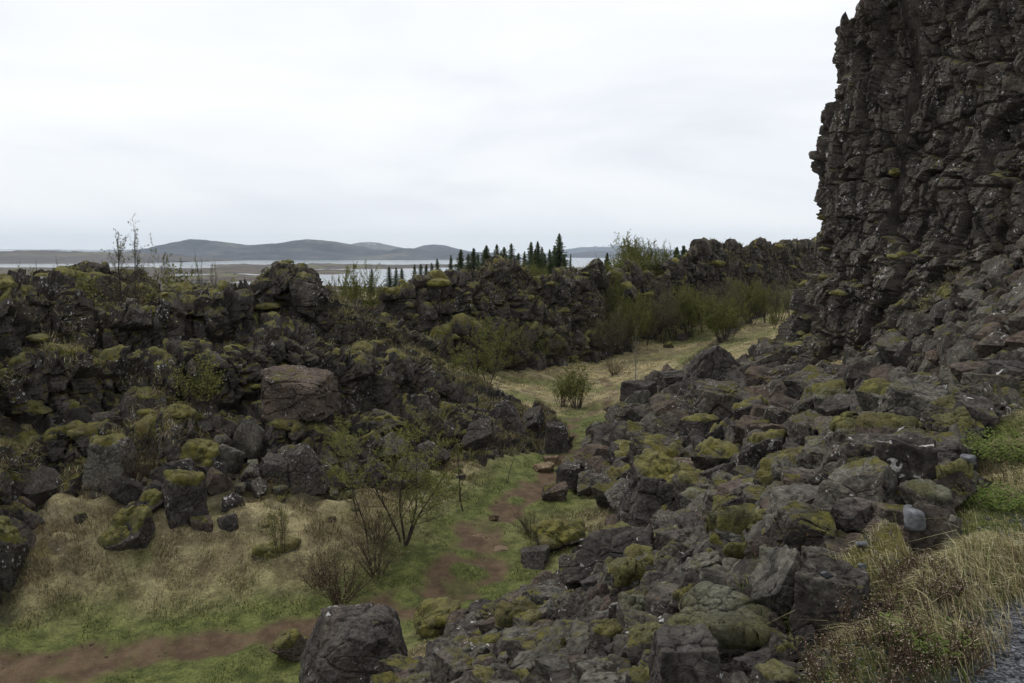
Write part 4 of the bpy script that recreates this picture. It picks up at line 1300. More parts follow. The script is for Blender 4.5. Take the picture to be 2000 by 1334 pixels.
def cushions(wall, n, seed, smin, smax, zmin=.16, dens=None, nzmin=.6, clump=.08):
    V, N, idx, r = wall_ledges(wall, n, seed, nzmin=nzmin, clump=clump, dens=dens)
    o = WALLS[wall][0]
    out, cells = [], {}
    for i in idx:
        p = V[i]
        s = smin + (smax - smin) * r.beta(1.1, 2.8)
        key = (int(p[0] // 1.5), int(p[1] // 1.5))
        if any((p[0] - q[0]) ** 2 + (p[1] - q[1]) ** 2 + (p[2] - q[2]) ** 2 < (.55 * (s + q[3])) ** 2 for a in (-1, 0, 1) for b_ in (-1, 0, 1) for q in cells.get((key[0] + a, key[1] + b_), ())):
            continue
        cells.setdefault(key, []).append((*p, s))
        hv = N[i, :2] / max(1e-6, np.hypot(*N[i, :2]))
        yaw = math.atan2(hv[1], hv[0]) + math.pi / 2 + r.normal(0, .35)
        out.append((p, s, yaw, r.uniform(.34, .66)))
        if len(out) >= n:
            break
    out.sort(key=lambda c: -c[1] / c[0][1])
    for p, s, yaw, fl in out[:100]:
        c = link('moss_cushion', CUSHM[int(r.integers(len(CUSHM)))], o)
        c.location = (p[0], p[1], p[2] - .10 * s)
        c.scale = (s * .5 * r.uniform(1.0, 1.5), s * .5 * r.uniform(.6, .85), s * .5 * fl)
        c.rotation_euler = (r.normal(0, .12), r.normal(0, .12), yaw)
    Vs, Fs, off = [], [], 0
    for p, s, yaw, fl in out[100:]:
        Vc, Fc = CUSHLO[int(r.integers(len(CUSHLO)))]
        S = np.array([s * .5 * r.uniform(1.0, 1.5), s * .5 * r.uniform(.6, .9), s * .5 * fl])
        Q = Vc * S
        ca, sa = math.cos(yaw), math.sin(yaw)
        Vs.append(np.stack([Q[:, 0] * ca - Q[:, 1] * sa + p[0], Q[:, 0] * sa + Q[:, 1] * ca + p[1], Q[:, 2] + p[2] + .02], 1)); Fs.append(Fc + off); off += len(Vc)
    if Vs:
        c = link('moss_patches', mesh_np('moss_patches', np.concatenate(Vs), tris=np.concatenate(Fs), mats=[M['moss']], smooth=True), o)
        c['kind'] = 'stuff'
cushions('near_rock_wall', 75, 501, .40, 1.7, dens=lambda a, b_: np.where((a > 330) & (a < 640) & (b_ < 720), .35, 1.0) * np.where(b_ > 900, .3, 1))
cushions('far_rock_wall', 85, 520, .50, 2.2, nzmin=.5)
cushions('rock_outcrop', 22, 540, .3, .8)
cushions('tall_cliff', 45, 560, .35, 1.6, nzmin=.55, clump=.15, dens=lambda a, b_: sstep(250, 620, b_) * .9 + .1)

def blur(A, n):
    for _ in range(n):
        A = A.copy()
        A[1:-1] = (A[:-2] + 2 * A[1:-1] + A[2:]) / 4
        A[:, 1:-1] = (A[:, :-2] + 2 * A[:, 1:-1] + A[:, 2:]) / 4
    return A

def moss_mats(wall, seed, nb, lo, thick, freq, amount, mat='moss', dens=None):
    """Ragged mats of moss that lie on the ledges of a wall and bridge its cracks."""
    o, Pv = WALLS[wall]
    S = blur(Pv, nb)
    N = grid_normals(S)
    if (N.reshape(-1, 3) * (np.array([0, 0, 6.0]) - S.reshape(-1, 3))).sum(1).mean() < 0:
        N = -N
    q = S.reshape(-1, 3).astype(np.float32)
    nz = blur(N[..., 2], 3)
    n1 = fbm(q * freq, 4, seed).reshape(nz.shape); n2 = fbm(q * freq * 5, 3, seed + 1).reshape(nz.shape)
    a, b_, d = to_px(S)
    f = nz + .34 * n1 + .16 * n2 + amount
    if dens is not None:
        f = f + dens(a, b_)
    f = np.where((d < 1) | (a < -120) | (a > 2120) | (b_ > 1300), -1, f)
    w = sstep(lo, lo + .38, f)
    lump = .7 + .5 * fbm(q * 2.2, 3, seed + 2).reshape(nz.shape)
    off = thick * w ** .7 * lump - .10 * (1 - w)
    top = S + N * off[..., None]
    top[..., 2] += .3 * thick * w
    top += N * (.012 * fbm(q * 11, 2, seed + 3)).reshape(nz.shape)[..., None]
    Q = grid_quads(*nz.shape)
    keep = (w.ravel()[Q] > .05).any(1)
    Q = Q[keep]
    used, inv = np.unique(Q, return_inverse=True)
    c = link('moss_mat', mesh_np('moss_mat', top.reshape(-1, 3)[used], quads=inv.reshape(-1, 4), mats=[M[mat]], smooth=True), o)
    c['kind'] = 'stuff'
moss_mats('near_rock_wall', 571, 4, .72, .18, .65, .0, dens=lambda a, b_: np.where((a > 330) & (a < 640) & (b_ < 720), -.16, .02) + np.where(a < 330, .10, 0) - .25 * sstep(880, 960, b_) - .16 * sstep(840, 920, a))
moss_mats('far_rock_wall', 581, 3, .68, .24, .5, .02)
moss_mats('rock_outcrop', 585, 4, .70, .16, .7, 0)
moss_mats('tall_cliff', 591, 4, .76, .20, .6, 0, dens=lambda a, b_: -.28 * (1 - sstep(150, 560, b_)))

# ------------------------------------------------------------------ grass
def blades(name, Pt, H, Wd, lean, C, mat='blade', parent=None):
    n = len(Pt)
    r = np.random.default_rng(len(Pt))
    a = r.uniform(0, 6.283, n)
    side = np.stack([np.cos(a), np.sin(a), 0 * a], 1) * Wd[:, None]
    L = np.concatenate([lean, np.zeros((n, 1))], 1)
    ll = np.linalg.norm(lean, axis=1)
    up = np.array([0, 0, 1.0])[None]
    mid = Pt + H[:, None] * (up * .62 + L * .30)
    tip = Pt + H[:, None] * (up * np.maximum(.12, 1 - .55 * ll ** 1.5)[:, None] + L)
    V = np.empty((n, 5, 3))
    V[:, 0] = Pt - side; V[:, 1] = Pt + side; V[:, 2] = mid - side * .75; V[:, 3] = mid + side * .75; V[:, 4] = tip
    b_ = np.arange(n, dtype=np.int32)[:, None] * 5
    q = b_ + np.array([[0, 1, 3, 2]], np.int32); t = b_ + np.array([[2, 3, 4]], np.int32)
    Cc = np.repeat(C, 5, axis=0)
    return link(name, mesh_np(name, V.reshape(-1, 3), quads=q, tris=t, mats=[M[mat]], cols=Cc), parent)

STRAW = np.array([[.38, .335, .175], [.45, .405, .24], [.27, .22, .12], [.18, .125, .075], [.50, .46, .31]])
GREEN = np.array([[.075, .10, .020], [.11, .135, .03], [.055, .08, .018], [.13, .145, .05]])
def grass_colors(r, gm, n, brown=0.0):
    s = STRAW[np.searchsorted(np.cumsum([.36, .24, .22, .10]), r.uniform(size=n)).clip(0, 4)]
    if brown:
        s = np.where((r.uniform(size=n) < brown)[:, None], STRAW[3] * r.uniform(.7, 1.2, (n, 1)), s)
    g_ = GREEN[r.integers(4, size=n)]
    c = np.where((r.uniform(size=n) < gm)[:, None], g_, s)
    return c * r.uniform(.75, 1.2, (n, 1))

def zground(x, y):
    """Height of the finished ground sheet."""
    z = zf.reshape(len(gy), len(gx))
    i = np.clip(np.searchsorted(gx, x) - 1, 0, len(gx) - 2); j = np.clip(np.searchsorted(gy, y) - 1, 0, len(gy) - 2)
    u = (x - gx[i]) / (gx[i + 1] - gx[i]); v = (y - gy[j]) / (gy[j + 1] - gy[j])
    return (z[j, i] * (1 - u) * (1 - v) + z[j, i + 1] * u * (1 - v) + z[j + 1, i] * (1 - u) * v + z[j + 1, i + 1] * u * v)

def meadow(name, x0, x1, y0, y1, n, hmin, hmax, w, seed, label, cut=None, bright=1.0):
    r = np.random.default_rng(seed)
    x = r.uniform(x0, x1, n); y = r.uniform(y0, y1, n)
    mp, mg, mr, mv = masks(x, y)
    q = np.stack([x, y, 0 * x], 1)
    z = zground(x, y)
    v = in_view(x, y, z, 60)
    tuft = fbm(q * 1.3, 3, 33); big = fbm(q * .3, 2, 34)
    ok = v & (mr < .7) & (mv < .3) & (r.uniform(size=n) > mr) & (r.uniform(size=n) < (1 - np.clip(mp * 1.6, 0, 1)) * np.clip(.45 + tuft, .1, 1) * np.where(mg > .5, .75, 1))
    if cut is not None:
        ok &= cut(x, y)
    x, y, z, mg, tuft, big, mp = x[ok], y[ok], z[ok], mg[ok], tuft[ok], big[ok], mp[ok]
    n = len(x)
    H = (hmin + (hmax - hmin) * np.clip(.4 + .8 * tuft + .3 * big, 0, 1)) * r.uniform(.6, 1.25, n) * (1 - .72 * mg) * (1 - .6 * np.clip(mp * 3, 0, 1))
    ang = 5.0 + 2.2 * vnoise(np.stack([x, y, 0 * x], 1) * .9, 35) + r.normal(0, .7, n)
    mag = r.uniform(.35, 1.15, n) * (1 - .5 * mg)
    lean = np.stack([np.cos(ang), np.sin(ang)], 1) * mag[:, None]
    ctuft = np.clip(mg + .25 * (tuft < -.2), 0, 1)
    C = grass_colors(r, ctuft * .85 + .05, n, brown=.12)
    # patches of older brown grass and of bleached grass
    old = sstep(.15, .55, fbm(np.stack([x, y, 0 * x], 1) * .45, 3, 36))
    C = C * (1 - .35 * old * (1 - mg))[:, None] * bright
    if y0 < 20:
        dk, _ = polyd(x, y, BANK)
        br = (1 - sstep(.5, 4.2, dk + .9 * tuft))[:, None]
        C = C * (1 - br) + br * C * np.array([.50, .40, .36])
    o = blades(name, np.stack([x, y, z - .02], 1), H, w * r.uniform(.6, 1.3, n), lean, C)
    return tag(o, label, 'grass', kind='stuff')
meadow('grass', -27, 8, 14, 46, 420000, .09, .34, .0085, 1, 'dry and green grass around the dirt path')
meadow('grass', -8, 46, 44, 120, 330000, .06, .22, .018, 2, 'pale dry grass of the far meadow', bright=1.9)
meadow('grass', -26, -8, 33, 44, 40000, .15, .40, .012, 3, 'brown grass on the ledge behind the near wall')

def wall_grass(wall, n, seed, h, w, dens=None, clump=.0):
    V, N, idx, r = wall_ledges(wall, n, seed, nzmin=.22, freq=.3, clump=clump, dens=dens)
    idx = idx[:n]
    p = V[idx] + r.normal(0, .03, (len(idx), 3)); nn = N[idx]
    m = len(idx)
    lean = nn[:, :2] * 1.4 + r.normal(0, .4, (m, 2))
    C = grass_colors(r, np.full(m, .22), m, brown=.45) * .85
    o = blades('dry_grass', p, h * r.uniform(.5, 1.3, m), w * r.uniform(.6, 1.3, m), lean, C, parent=WALLS[wall][0])
    o['kind'] = 'stuff'
wall_grass('near_rock_wall', 34000, 601, .30, .010, dens=lambda a, b_: np.where((a > 330) & (a < 640) & (b_ < 700), .15, 1.0), clump=.12)
wall_grass('far_rock_wall', 26000, 611, .34, .018, clump=.05)
wall_grass('tall_cliff', 6000, 621, .25, .012, clump=.25, dens=lambda a, b_: sstep(450, 640, b_))

def clods():
    r = np.random.default_rng(77)
    n = 5200
    x = r.uniform(-20, 6, n); y = r.uniform(16, 46, n)
    mp, mg, mr, mv = masks(x, y)
    ok = (mp > .12) & (r.uniform(size=n) < np.where(mp > .8, .28, .8))
    x, y = x[ok], y[ok]; n = len(x)
    z = zground(x, y)
    V0, F0 = rock_shape(31, 2, 8, 20)
    s_ = .018 + .07 * r.beta(1, 6, n)
    sc = s_[:, None] * r.uniform(.6, 1.4, (n, 3))
    V = V0[None] * sc[:, None, :] * np.array([1, 1, .6])
    a = r.uniform(0, 6.283, n); ca, sa = np.cos(a)[:, None], np.sin(a)[:, None]
    V = np.stack([V[..., 0] * ca - V[..., 1] * sa + x[:, None], V[..., 0] * sa + V[..., 1] * ca + y[:, None], V[..., 2] + z[:, None]], 2)
    Q = (np.arange(n, dtype=np.int32)[:, None, None] * len(V0) + F0[None]).reshape(-1, 3)
    C = np.repeat(np.array([[.09, .064, .046]]) * r.uniform(.5, 1.7, (n, 1)), len(V0), axis=0)
    o = link('clods', mesh_np('clods', V.reshape(-1, 3), tris=Q, mats=[M['blade']], cols=C))
    tag(o, 'small clods and stones on the dirt path', 'soil', kind='stuff')
clods()

# verge between the gravel path and the boulders, close to the eye
def verge():
    r = np.random.default_rng(8)
    n = 380000
    t = np.concatenate([r.uniform(-2.5, 5, n * 2 // 3), r.uniform(5, 16, n // 3)]); d = r.uniform(-.75, 1.45, len(t)) - np.where(r.uniform(size=len(t)) < .6, .28 * np.maximum(0, t - .2) * r.uniform(size=len(t)), 0)
    x = p0[0] + dr[0] * t + nl[0] * d; y = p0[1] + dr[1] * t + nl[1] * d
    q = np.stack([x, y, 0 * x], 1)
    z = zground(x, y)
    cl = fbm(q * 1.9, 3, 41); gm = fbm(q * .8, 3, 42)
    e_ = d + .22 * fbm(q * 1.4, 2, 43); e_ = np.where(e_ < 0, np.minimum(e_ + .20 * np.maximum(0, t - .2), 0), e_)
    ok = in_view(x, y, z, 80) & (r.uniform(size=len(x)) < np.clip(np.where(t > 2, .6, .36) + cl * 1.1, np.where(t > .3, .42, .06), 1)) & (e_ > -.40 - .28 * r.uniform(size=len(x)) ** 3) & (e_ < np.where(t < 2.5, .30, .75) + .35 * r.uniform(size=len(x)) ** 3)
    x, y, z, cl, gm, d, t = x[ok], y[ok], z[ok], cl[ok], gm[ok], d[ok], t[ok]
    n = len(x)
    H = (.045 + .11 * np.clip(.3 + cl, 0, 1)) * r.uniform(.5, 1.4, n)
    H *= np.where(r.uniform(size=n) < .012, 2.0, 1)
    base = math.atan2(nl[1], nl[0])
    ang = base + r.normal(0, .55, n) + .8 * vnoise(np.stack([x, y, 0 * x], 1) * 1.7, 44)
    mag = r.uniform(.3, 1.25, n)
    lean = np.stack([np.cos(ang), np.sin(ang)], 1) * mag[:, None]
    g_ = sstep(-.15, .35, gm)
    C = grass_colors(r, .22 + .6 * g_, n, brown=.08)
    o = blades('grass', np.stack([x, y, z - .01], 1), H, np.where(y < 6, .0017, .0026) * r.uniform(.7, 1.4, n), lean, C)
    tag(o, 'long dry and green grass on the verge of the gravel path', 'grass', kind='stuff')
verge()

def gravel():
    r = np.random.default_rng(9)
    n = 60000
    t = np.concatenate([r.uniform(-3, 4, n * 3 // 4), r.uniform(4, 12, n // 4)]); d = r.uniform(-3.2, .1, n)
    x = p0[0] + dr[0] * t + nl[0] * d; y = p0[1] + dr[1] * t + nl[1] * d
    z = zground(x, y)
    e_ = d + .20 * np.maximum(0, t - .2) + .2 * fbm(np.stack([x, y, 0 * x], 1) * 1.7, 2, 45)
    ok = in_view(x, y, z, 60) & (e_ < -.22 + .25 * r.uniform(size=n) ** 2)
    x, y, z = x[ok], y[ok], z[ok]; n = len(x)
    c = np.array([[a, b_, e2] for a in (-1, 1) for b_ in (-1, 1) for e2 in (-1, 1)], float)
    V = c[None] * r.uniform(.45, 1.0, (n, 8, 3))
    s = .004 + .013 * r.beta(1.2, 4, n)
    a = r.uniform(0, 6.283, n); ca, sa = np.cos(a)[:, None], np.sin(a)[:, None]
    V = V * (s[:, None] * r.uniform(.7, 1.4, (n, 3)) * np.array([1, 1, .7]))[:, None, :]
    V = np.stack([V[..., 0] * ca - V[..., 1] * sa + x[:, None], V[..., 0] * sa + V[..., 1] * ca + y[:, None], V[..., 2] + z[:, None] + s[:, None] * .25], 2)
    f = np.array([[0, 1, 3, 2], [4, 6, 7, 5], [0, 4, 5, 1], [2, 3, 7, 6], [0, 2, 6, 4], [1, 5, 7, 3]], np.int32)
    Q = (np.arange(n, dtype=np.int32)[:, None, None] * 8 + f[None]).reshape(-1, 4)
    C = np.repeat(np.array([.075, .077, .085])[None] * r.uniform(.45, 2.1, (n, 1)), 8, axis=0)
    o = link('gravel', mesh_np('gravel', V.reshape(-1, 3), quads=Q, mats=[M['blade']], cols=C))
    tag(o, 'blue grey gravel of the walking path', 'gravel', kind='stuff')
gravel()

# ------------------------------------------------------------------ trees and shrubs
class Plant:
    def __init__(s, seed):
        s.r = np.random.default_rng(seed)
        s.T = [[], []]; s.n = [0, 0]; s.Q = [[], []]
        s.L = []
    def tube(s, which, pts, rad, sides):
        pts = np.asarray(pts); n = len(pts)
        tg = np.gradient(pts, axis=0); tg /= np.maximum(1e-9, np.linalg.norm(tg, axis=1))[:, None]
        ref = np.array([1.0, 0, 0]) if abs(tg[0, 0]) < .8 else np.array([0, 1.0, 0])
        u = np.cross(tg, ref); u /= np.maximum(1e-9, np.linalg.norm(u, axis=1))[:, None]
        w = np.cross(tg, u)
        a = np.arange(sides) * (2 * math.pi / sides)
        V = pts[:, None] + rad[:, None, None] * (u[:, None] * np.cos(a)[None, :, None] + w[:, None] * np.sin(a)[None, :, None])
        i = np.arange(n * sides, dtype=np.int32).reshape(n, sides) + s.n[which]
        j = np.roll(i, -1, axis=1)
        s.Q[which].append(np.stack([i[:-1].ravel(), j[:-1].ravel(), j[1:].ravel(), i[1:].ravel()], 1))
        s.T[which].append(V.reshape(-1, 3)); s.n[which] += n * sides
    def grow(s, p, d, L, rad, lvl, K):
        r = s.r
        n = K['seg'][lvl]
        pts = [np.array(p)]
        for i in range(n):
            d = d + r.normal(0, K['wob'][lvl], 3) + np.array([0, 0, K['trop'][lvl]])
            d = d / np.linalg.norm(d)
            pts.append(pts[-1] + d * L / n)
        pts = np.array(pts)
        rads = rad * np.linspace(1, .28 if lvl else .22, n + 1)
        s.tube(0 if lvl < K['split'] else 1, pts, rads, (7, 5, 3, 3)[lvl])
        if lvl + 1 < len(K['seg']):
            m = K['kids'][lvl]
            for j in range(m):
                t = K['t0'][lvl] + (1 - K['t0'][lvl]) * (j + r.uniform(.1, .9)) / m
                x = t * n; i = min(n - 1, int(x)); q = pts[i] + (pts[i + 1] - pts[i]) * (x - i)
                ax = pts[i + 1] - pts[i]; ax /= np.linalg.norm(ax)
                rv = r.normal(size=3); rv -= ax * rv.dot(ax); rv /= np.linalg.norm(rv)
                an = K['ang'][lvl] * r.uniform(.7, 1.3)
                dd = ax * math.cos(an) + rv * math.sin(an)
                ll = L * K['lr'][lvl] * r.uniform(.6, 1.2) * (1 - K['tap'] * (t if lvl == 0 else t * .5))
                s.grow(q, dd, ll, max(rads[i] * .55 * (1 if lvl else .8), .0022), lvl + 1, K)
        if lvl >= K['leaflvl'] and K['leaves']:
            m = r.poisson(K['leaves'])
            if m:
                t = r.uniform(.2, 1, m) * n; i = np.minimum(n - 1, t.astype(int))
                s.L.append(pts[i] + (pts[i + 1] - pts[i]) * (t - i)[:, None] + r.normal(0, K.get('spread', .025), (m, 3)))
    def meshes(s, name, bark, leaf, lsize):
        trunk = mesh_np('trunk', np.concatenate(s.T[0]), quads=np.concatenate(s.Q[0]), mats=[M[bark]], smooth=True)
        Vs, Qs, mi, off = [], [], [], 0
        if s.T[1]:
            V = np.concatenate(s.T[1]); Q = np.concatenate(s.Q[1])
            Vs.append(V); Qs.append(Q); mi.append(np.zeros(len(Q), int)); off = len(V)
        if s.L:
            c = np.concatenate(s.L); n = len(c)
            a = s.r.normal(size=(n, 3)); a /= np.linalg.norm(a, axis=1)[:, None]
            b_ = np.cross(a, s.r.normal(size=(n, 3))); b_ /= np.linalg.norm(b_, axis=1)[:, None]
            sz = lsize * s.r.uniform(.6, 1.3, n)[:, None]
            V = np.stack([c - a * sz, c - b_ * sz * .6, c + a * sz, c + b_ * sz * .6], 1).reshape(-1, 3)
            Q = np.arange(4 * n, dtype=np.int32).reshape(-1, 4) + off
            Vs.append(V); Qs.append(Q); mi.append(np.ones(n, int))
        crown = mesh_np('crown', np.concatenate(Vs), quads=np.concatenate(Qs), mats=[M[bark], M[leaf]], midx=np.concatenate(mi)) if Vs else None
        return trunk, crown

def birch_proto(seed, H=5.0, splay=.20, leaves=5, leaf='leaf', bark='bark', stems=1, lsize=.032, kids=(15, 6, 4), wide=1.0, rad=.06, lean=.06, t0=.22, trop0=.05):
    pl = Plant(seed)
    K = dict(seg=(10, 6, 4, 2), wob=(.07, .12, .16, .2), trop=(trop0, .10, .06, .03), kids=kids, t0=(t0, .2, .15), ang=(.75 * wide, .7, .75), lr=(.42 * wide, .42, .45), tap=.62, split=2, leaflvl=2, leaves=leaves)
    for i in range(stems):
        a = pl.r.uniform(0, 6.283); o_ = .16 * (stems > 1) * pl.r.uniform(.3, 1)
        d = np.array([math.cos(a) * (lean + splay * (stems > 1)), math.sin(a) * (lean + splay * (stems > 1)), 1.0])
        pl.grow((math.cos(a) * o_, math.sin(a) * o_, -.15), d / np.linalg.norm(d), H * (1 if i == 0 else pl.r.uniform(.6, .95)), rad * (1 if stems == 1 else .7), 0, K)
    return pl.meshes('birch', bark, leaf, lsize)

def shrub_proto(seed, H=1.2, stems=26, leaves=2, leaf='leafdull', bark='redtwig', spread=.75, lsize=.016, rad=.010, kids=(7, 4)):
    pl = Plant(seed)
    K = dict(seg=(6, 4, 2), wob=(.10, .16, .2), trop=(.06, .05, .04), kids=kids, t0=(.25, .2), ang=(.55, .6), lr=(.5, .5), tap=.5, split=1, leaflvl=1, leaves=leaves)
    for i in range(stems):
        a = pl.r.uniform(0, 6.283); q = pl.r.uniform() ** .6
        d = np.array([math.cos(a) * spread * q, math.sin(a) * spread * q, 1.0])
        pl.grow((math.cos(a) * .12 * q * H, math.sin(a) * .12 * q * H, -.05), d / np.linalg.norm(d), H * pl.r.uniform(.6, 1.1), rad, 0, K)
    return pl.meshes('shrub', bark, leaf, lsize)

def spruce_proto(seed, H=10.0, needle='needle', radius=.34, dense=1.1, sparse_top=.0):
    r = np.random.default_rng(seed)
    pl = Plant(seed)
    pts = np.stack([r.normal(0, .02, 14), r.normal(0, .02, 14), np.linspace(-.3, H, 14)], 1)
    pl.tube(0, pts, np.linspace(.014 * H, .002 * H, 14), 7)
    tri = []
    z, a = .05 * H, r.uniform(0, 6.283)
    wave = r.uniform(0, 6.283)
    while z < H * .985:
        f = 1 - z / H
        Rz = radius * H * (f ** .9) * (1 + .18 * math.sin(a * .5 + wave)) * (1 + sparse_top * .5 * math.sin(z * 9)) + .08
        a += 2.399 + r.normal(0, .25)
        L = Rz * r.uniform(.5, 1.25)
        m = max(4, int(L / .10))
        t = np.linspace(.04, 1, m)
        cen = np.stack([math.cos(a) * L * t, math.sin(a) * L * t, z + L * (.25 * t - .66 * t ** 1.3 + .30 * t ** 3)], 1)
        out = np.array([math.cos(a), math.sin(a), -.12]); sd_ = np.array([-math.sin(a), math.cos(a), 0])
        for sg in (-1, 1):
            ln = (.16 + .34 * (1 - t) * min(1, L)) * r.uniform(.7, 1.3, m)
            tipv = cen + (out * .5 + sd_ * sg * .85)[None] * ln[:, None] + np.stack([0 * t, 0 * t, -r.uniform(.02, .14, m)], 1)
            w_ = out[None] * .10
            tri.append(np.stack([cen - w_ * .8, cen + w_, tipv], 1))
        dn = cen + np.stack([0 * t, 0 * t, -r.uniform(.08, .24, m)], 1) + out[None] * .05
        tri.append(np.stack([cen - out[None] * .09, cen + out[None] * .09, dn], 1))
        tri.append(np.stack([cen - sd_[None] * .08, cen + sd_[None] * .08, dn], 1))
        upv = cen + np.stack([0 * t, 0 * t, r.uniform(.03, .09, m)], 1) + out[None] * .08
        tri.append(np.stack([cen - out[None] * .05, cen + out[None] * .05, upv], 1))
        z += .034 * r.uniform(.6, 1.4) / dense
    # leader shoot
    Tt = np.concatenate(tri)
    n = len(Tt)
    trunk = mesh_np('trunk', np.concatenate(pl.T[0]), quads=np.concatenate(pl.Q[0]), mats=[M['bark']], smooth=True)
    crown = mesh_np('crown', Tt.reshape(-1, 3), tris=np.arange(3 * n, dtype=np.int32).reshape(-1, 3), mats=[M[needle]])
    return trunk, crown

def plant(name, proto, pos, scale, label, cat, group=None, rz=None, sxy=1.0, tilt=(0, 0)):
    o = bpy.data.objects.new(name, None)
    o.empty_display_size = .2
    COL.objects.link(o)
    o.location = pos
    o.scale = (scale * sxy, scale * sxy, scale)
    o.rotation_euler = (tilt[0], tilt[1], random.Random(str(label) + name).uniform(0, 6.283) if rz is None else rz)
    tag(o, label, cat, group)
    link('trunk', proto[0], o)
    if proto[1] is not None:
        link('crown', proto[1], o)
    return o

B_leafy = [birch_proto(s, leaves=10, kids=(17, 6, 4), stems=2, wide=1.3, lsize=.024) for s in (11, 12, 13)]
B_wide = [birch_proto(s, leaves=9, kids=(16, 7, 4), stems=4, wide=1.2, lsize=.020, rad=.055) for s in (21, 22)]
B_thin = [birch_proto(s, leaves=3, kids=(13, 5, 3), rad=.045, lean=.2) for s in (31, 32)]
B_bare = [birch_proto(s, leaves=.25, kids=(20, 7, 4), wide=.75, rad=.06, stems=5, t0=.10, trop0=.12) for s in (41, 42)]
B_thick = [birch_proto(s, leaves=12, leaf='leafdull', kids=(15, 6, 4), stems=4, lsize=.030, wide=1.15, t0=.12) for s in (51, 52, 53)]
B_green = [birch_proto(s, leaves=14, leaf='leaf', kids=(15, 6, 4), stems=4, lsize=.030, wide=1.15, t0=.08) for s in (61, 62)]
B_tall = [birch_proto(s, leaves=.15, kids=(26, 8, 5), wide=.62, rad=.055, stems=3, splay=.03, lean=.02, t0=.10, trop0=.14) for s in (43, 44)]
B_pale = [birch_proto(71, leaves=1.5, bark='palebark', kids=(12, 5, 3), rad=.06, lean=.02, t0=.35, wide=.8)]
B_bush = [shrub_proto(s, H=4.0, stems=17, leaves=7, leaf='leafdull', bark='bark', spread=.62, lsize=.032, rad=.026, kids=(11, 6)) for s in (101, 102, 103)]
B_willow = [shrub_proto(s, H=4.0, stems=30, leaves=22, leaf='leaf', bark='bark', spread=.7, lsize=.034, rad=.026, kids=(11, 6)) for s in (111, 112)]
S_twig = [shrub_proto(s, leaves=1) for s in (81, 82)]
S_green = [shrub_proto(s, H=1.2, stems=20, leaves=4, leaf='leaf', bark='bark', spread=.45, lsize=.022) for s in (91, 92)]
S_sap = [shrub_proto(95, H=1.2, stems=7, leaves=5, leaf='leaf', bark='bark', spread=.3, lsize=.016, kids=(8, 4))]
SPR = [spruce_proto(s) for s in (1, 2, 3)] + [spruce_proto(4, radius=.38, dense=1.1)]
SPRT = [spruce_proto(5, radius=.25, dense=.8, needle='needle', sparse_top=.6), spruce_proto(6, radius=.27, dense=.8, needle='needlepale', sparse_top=.4)]
PINE = [spruce_proto(7, H=4.0, radius=.42, dense=1.3)]

def tree_at(name, protos, i, px, py_base, py_top, label, cat='birch', y=None, Hp=5.0, sxy=1.0, on=None, group=None, tilt=(0, 0), rz=None):
    """A plant whose foot and height are measured from the photograph; with y the foot is hidden and stands on the land at that distance."""
    if on:
        pos = np.array(surface_point(on, px, py_base), float)
    elif y is not None:
        top = P(px, py_top, y=y)
        pos = np.array([top[0], y, float(zground(np.array([top[0]]), np.array([float(y)]))[0])])
    else:
        pos = hit(px, py_base)
        pos[2] = float(zground(np.array([pos[0]]), np.array([pos[1]]))[0])
    H = P(px, py_top, y=pos[1])[2] - pos[2]
    return plant(name, protos[i % len(protos)], tuple(pos), max(.2, H / Hp), label, cat, group, rz, sxy, tilt)

# near birches
tree_at('birch', B_wide, 0, 787, 1062, 812, 'wide leafing birch with a dark trunk in the middle of the grass bank', sxy=1.35, rz=.4)
tree_at('birch', B_thin, 0, 722, 1085, 905, 'slim birch leaning beside the wide one above the twiggy shrub', sxy=1.1)
tree_at('birch', B_thin, 1, 905, 995, 835, 'thin birch sapling right of the wide one with bent stems', sxy=1.2)
tree_at('birch', B_leafy, 0, 700, 1010, 845, 'leafy young birch behind the wide one on its left side', sxy=1.1)
tree_at('birch', B_thin, 0, 990, 950, 860, 'small budding birch beside the tan stepping stones', sxy=1.1)
tree_at('shrub', S_twig, 0, 665, 1180, 1078, 'dark red brown twiggy shrub between the grass bank and the path', 'shrub', Hp=1.15, sxy=1.5)
tree_at('shrub', S_twig, 1, 735, 1135, 1045, 'thinner twiggy shrub behind the dark red brown one', 'shrub', Hp=1.15, sxy=1.2)
tree_at('shrub', S_twig, 1, 620, 1150, 1095, 'low twiggy shrub left of the dark red brown one', 'shrub', Hp=1.15, sxy=1.4)
tree_at('shrub', S_twig, 0, 735, 1060, 985, 'leafless brown shrub under the wide birch', 'shrub', Hp=1.15, sxy=1.3)
tree_at('shrub', S_twig, 1, 1035, 1050, 1000, 'bare grey twigs spreading beside the dirt path', 'shrub', Hp=1.15, sxy=1.5)
tree_at('birch', S_sap, 0, 548, 1100, 965, 'thin sapling with many upright twigs growing by the low mossy rock', 'sapling', Hp=1.2, sxy=.7)
tree_at('shrub', S_green, 0, 400, 800, 706, 'green sprouting shrub growing out of the near wall', 'shrub', Hp=1.15, on='near_rock_wall')
tree_at('shrub', S_twig, 0, 265, 950, 870, 'bare twigs under the overhang of the near wall', 'shrub', Hp=1.15, sxy=1.3)
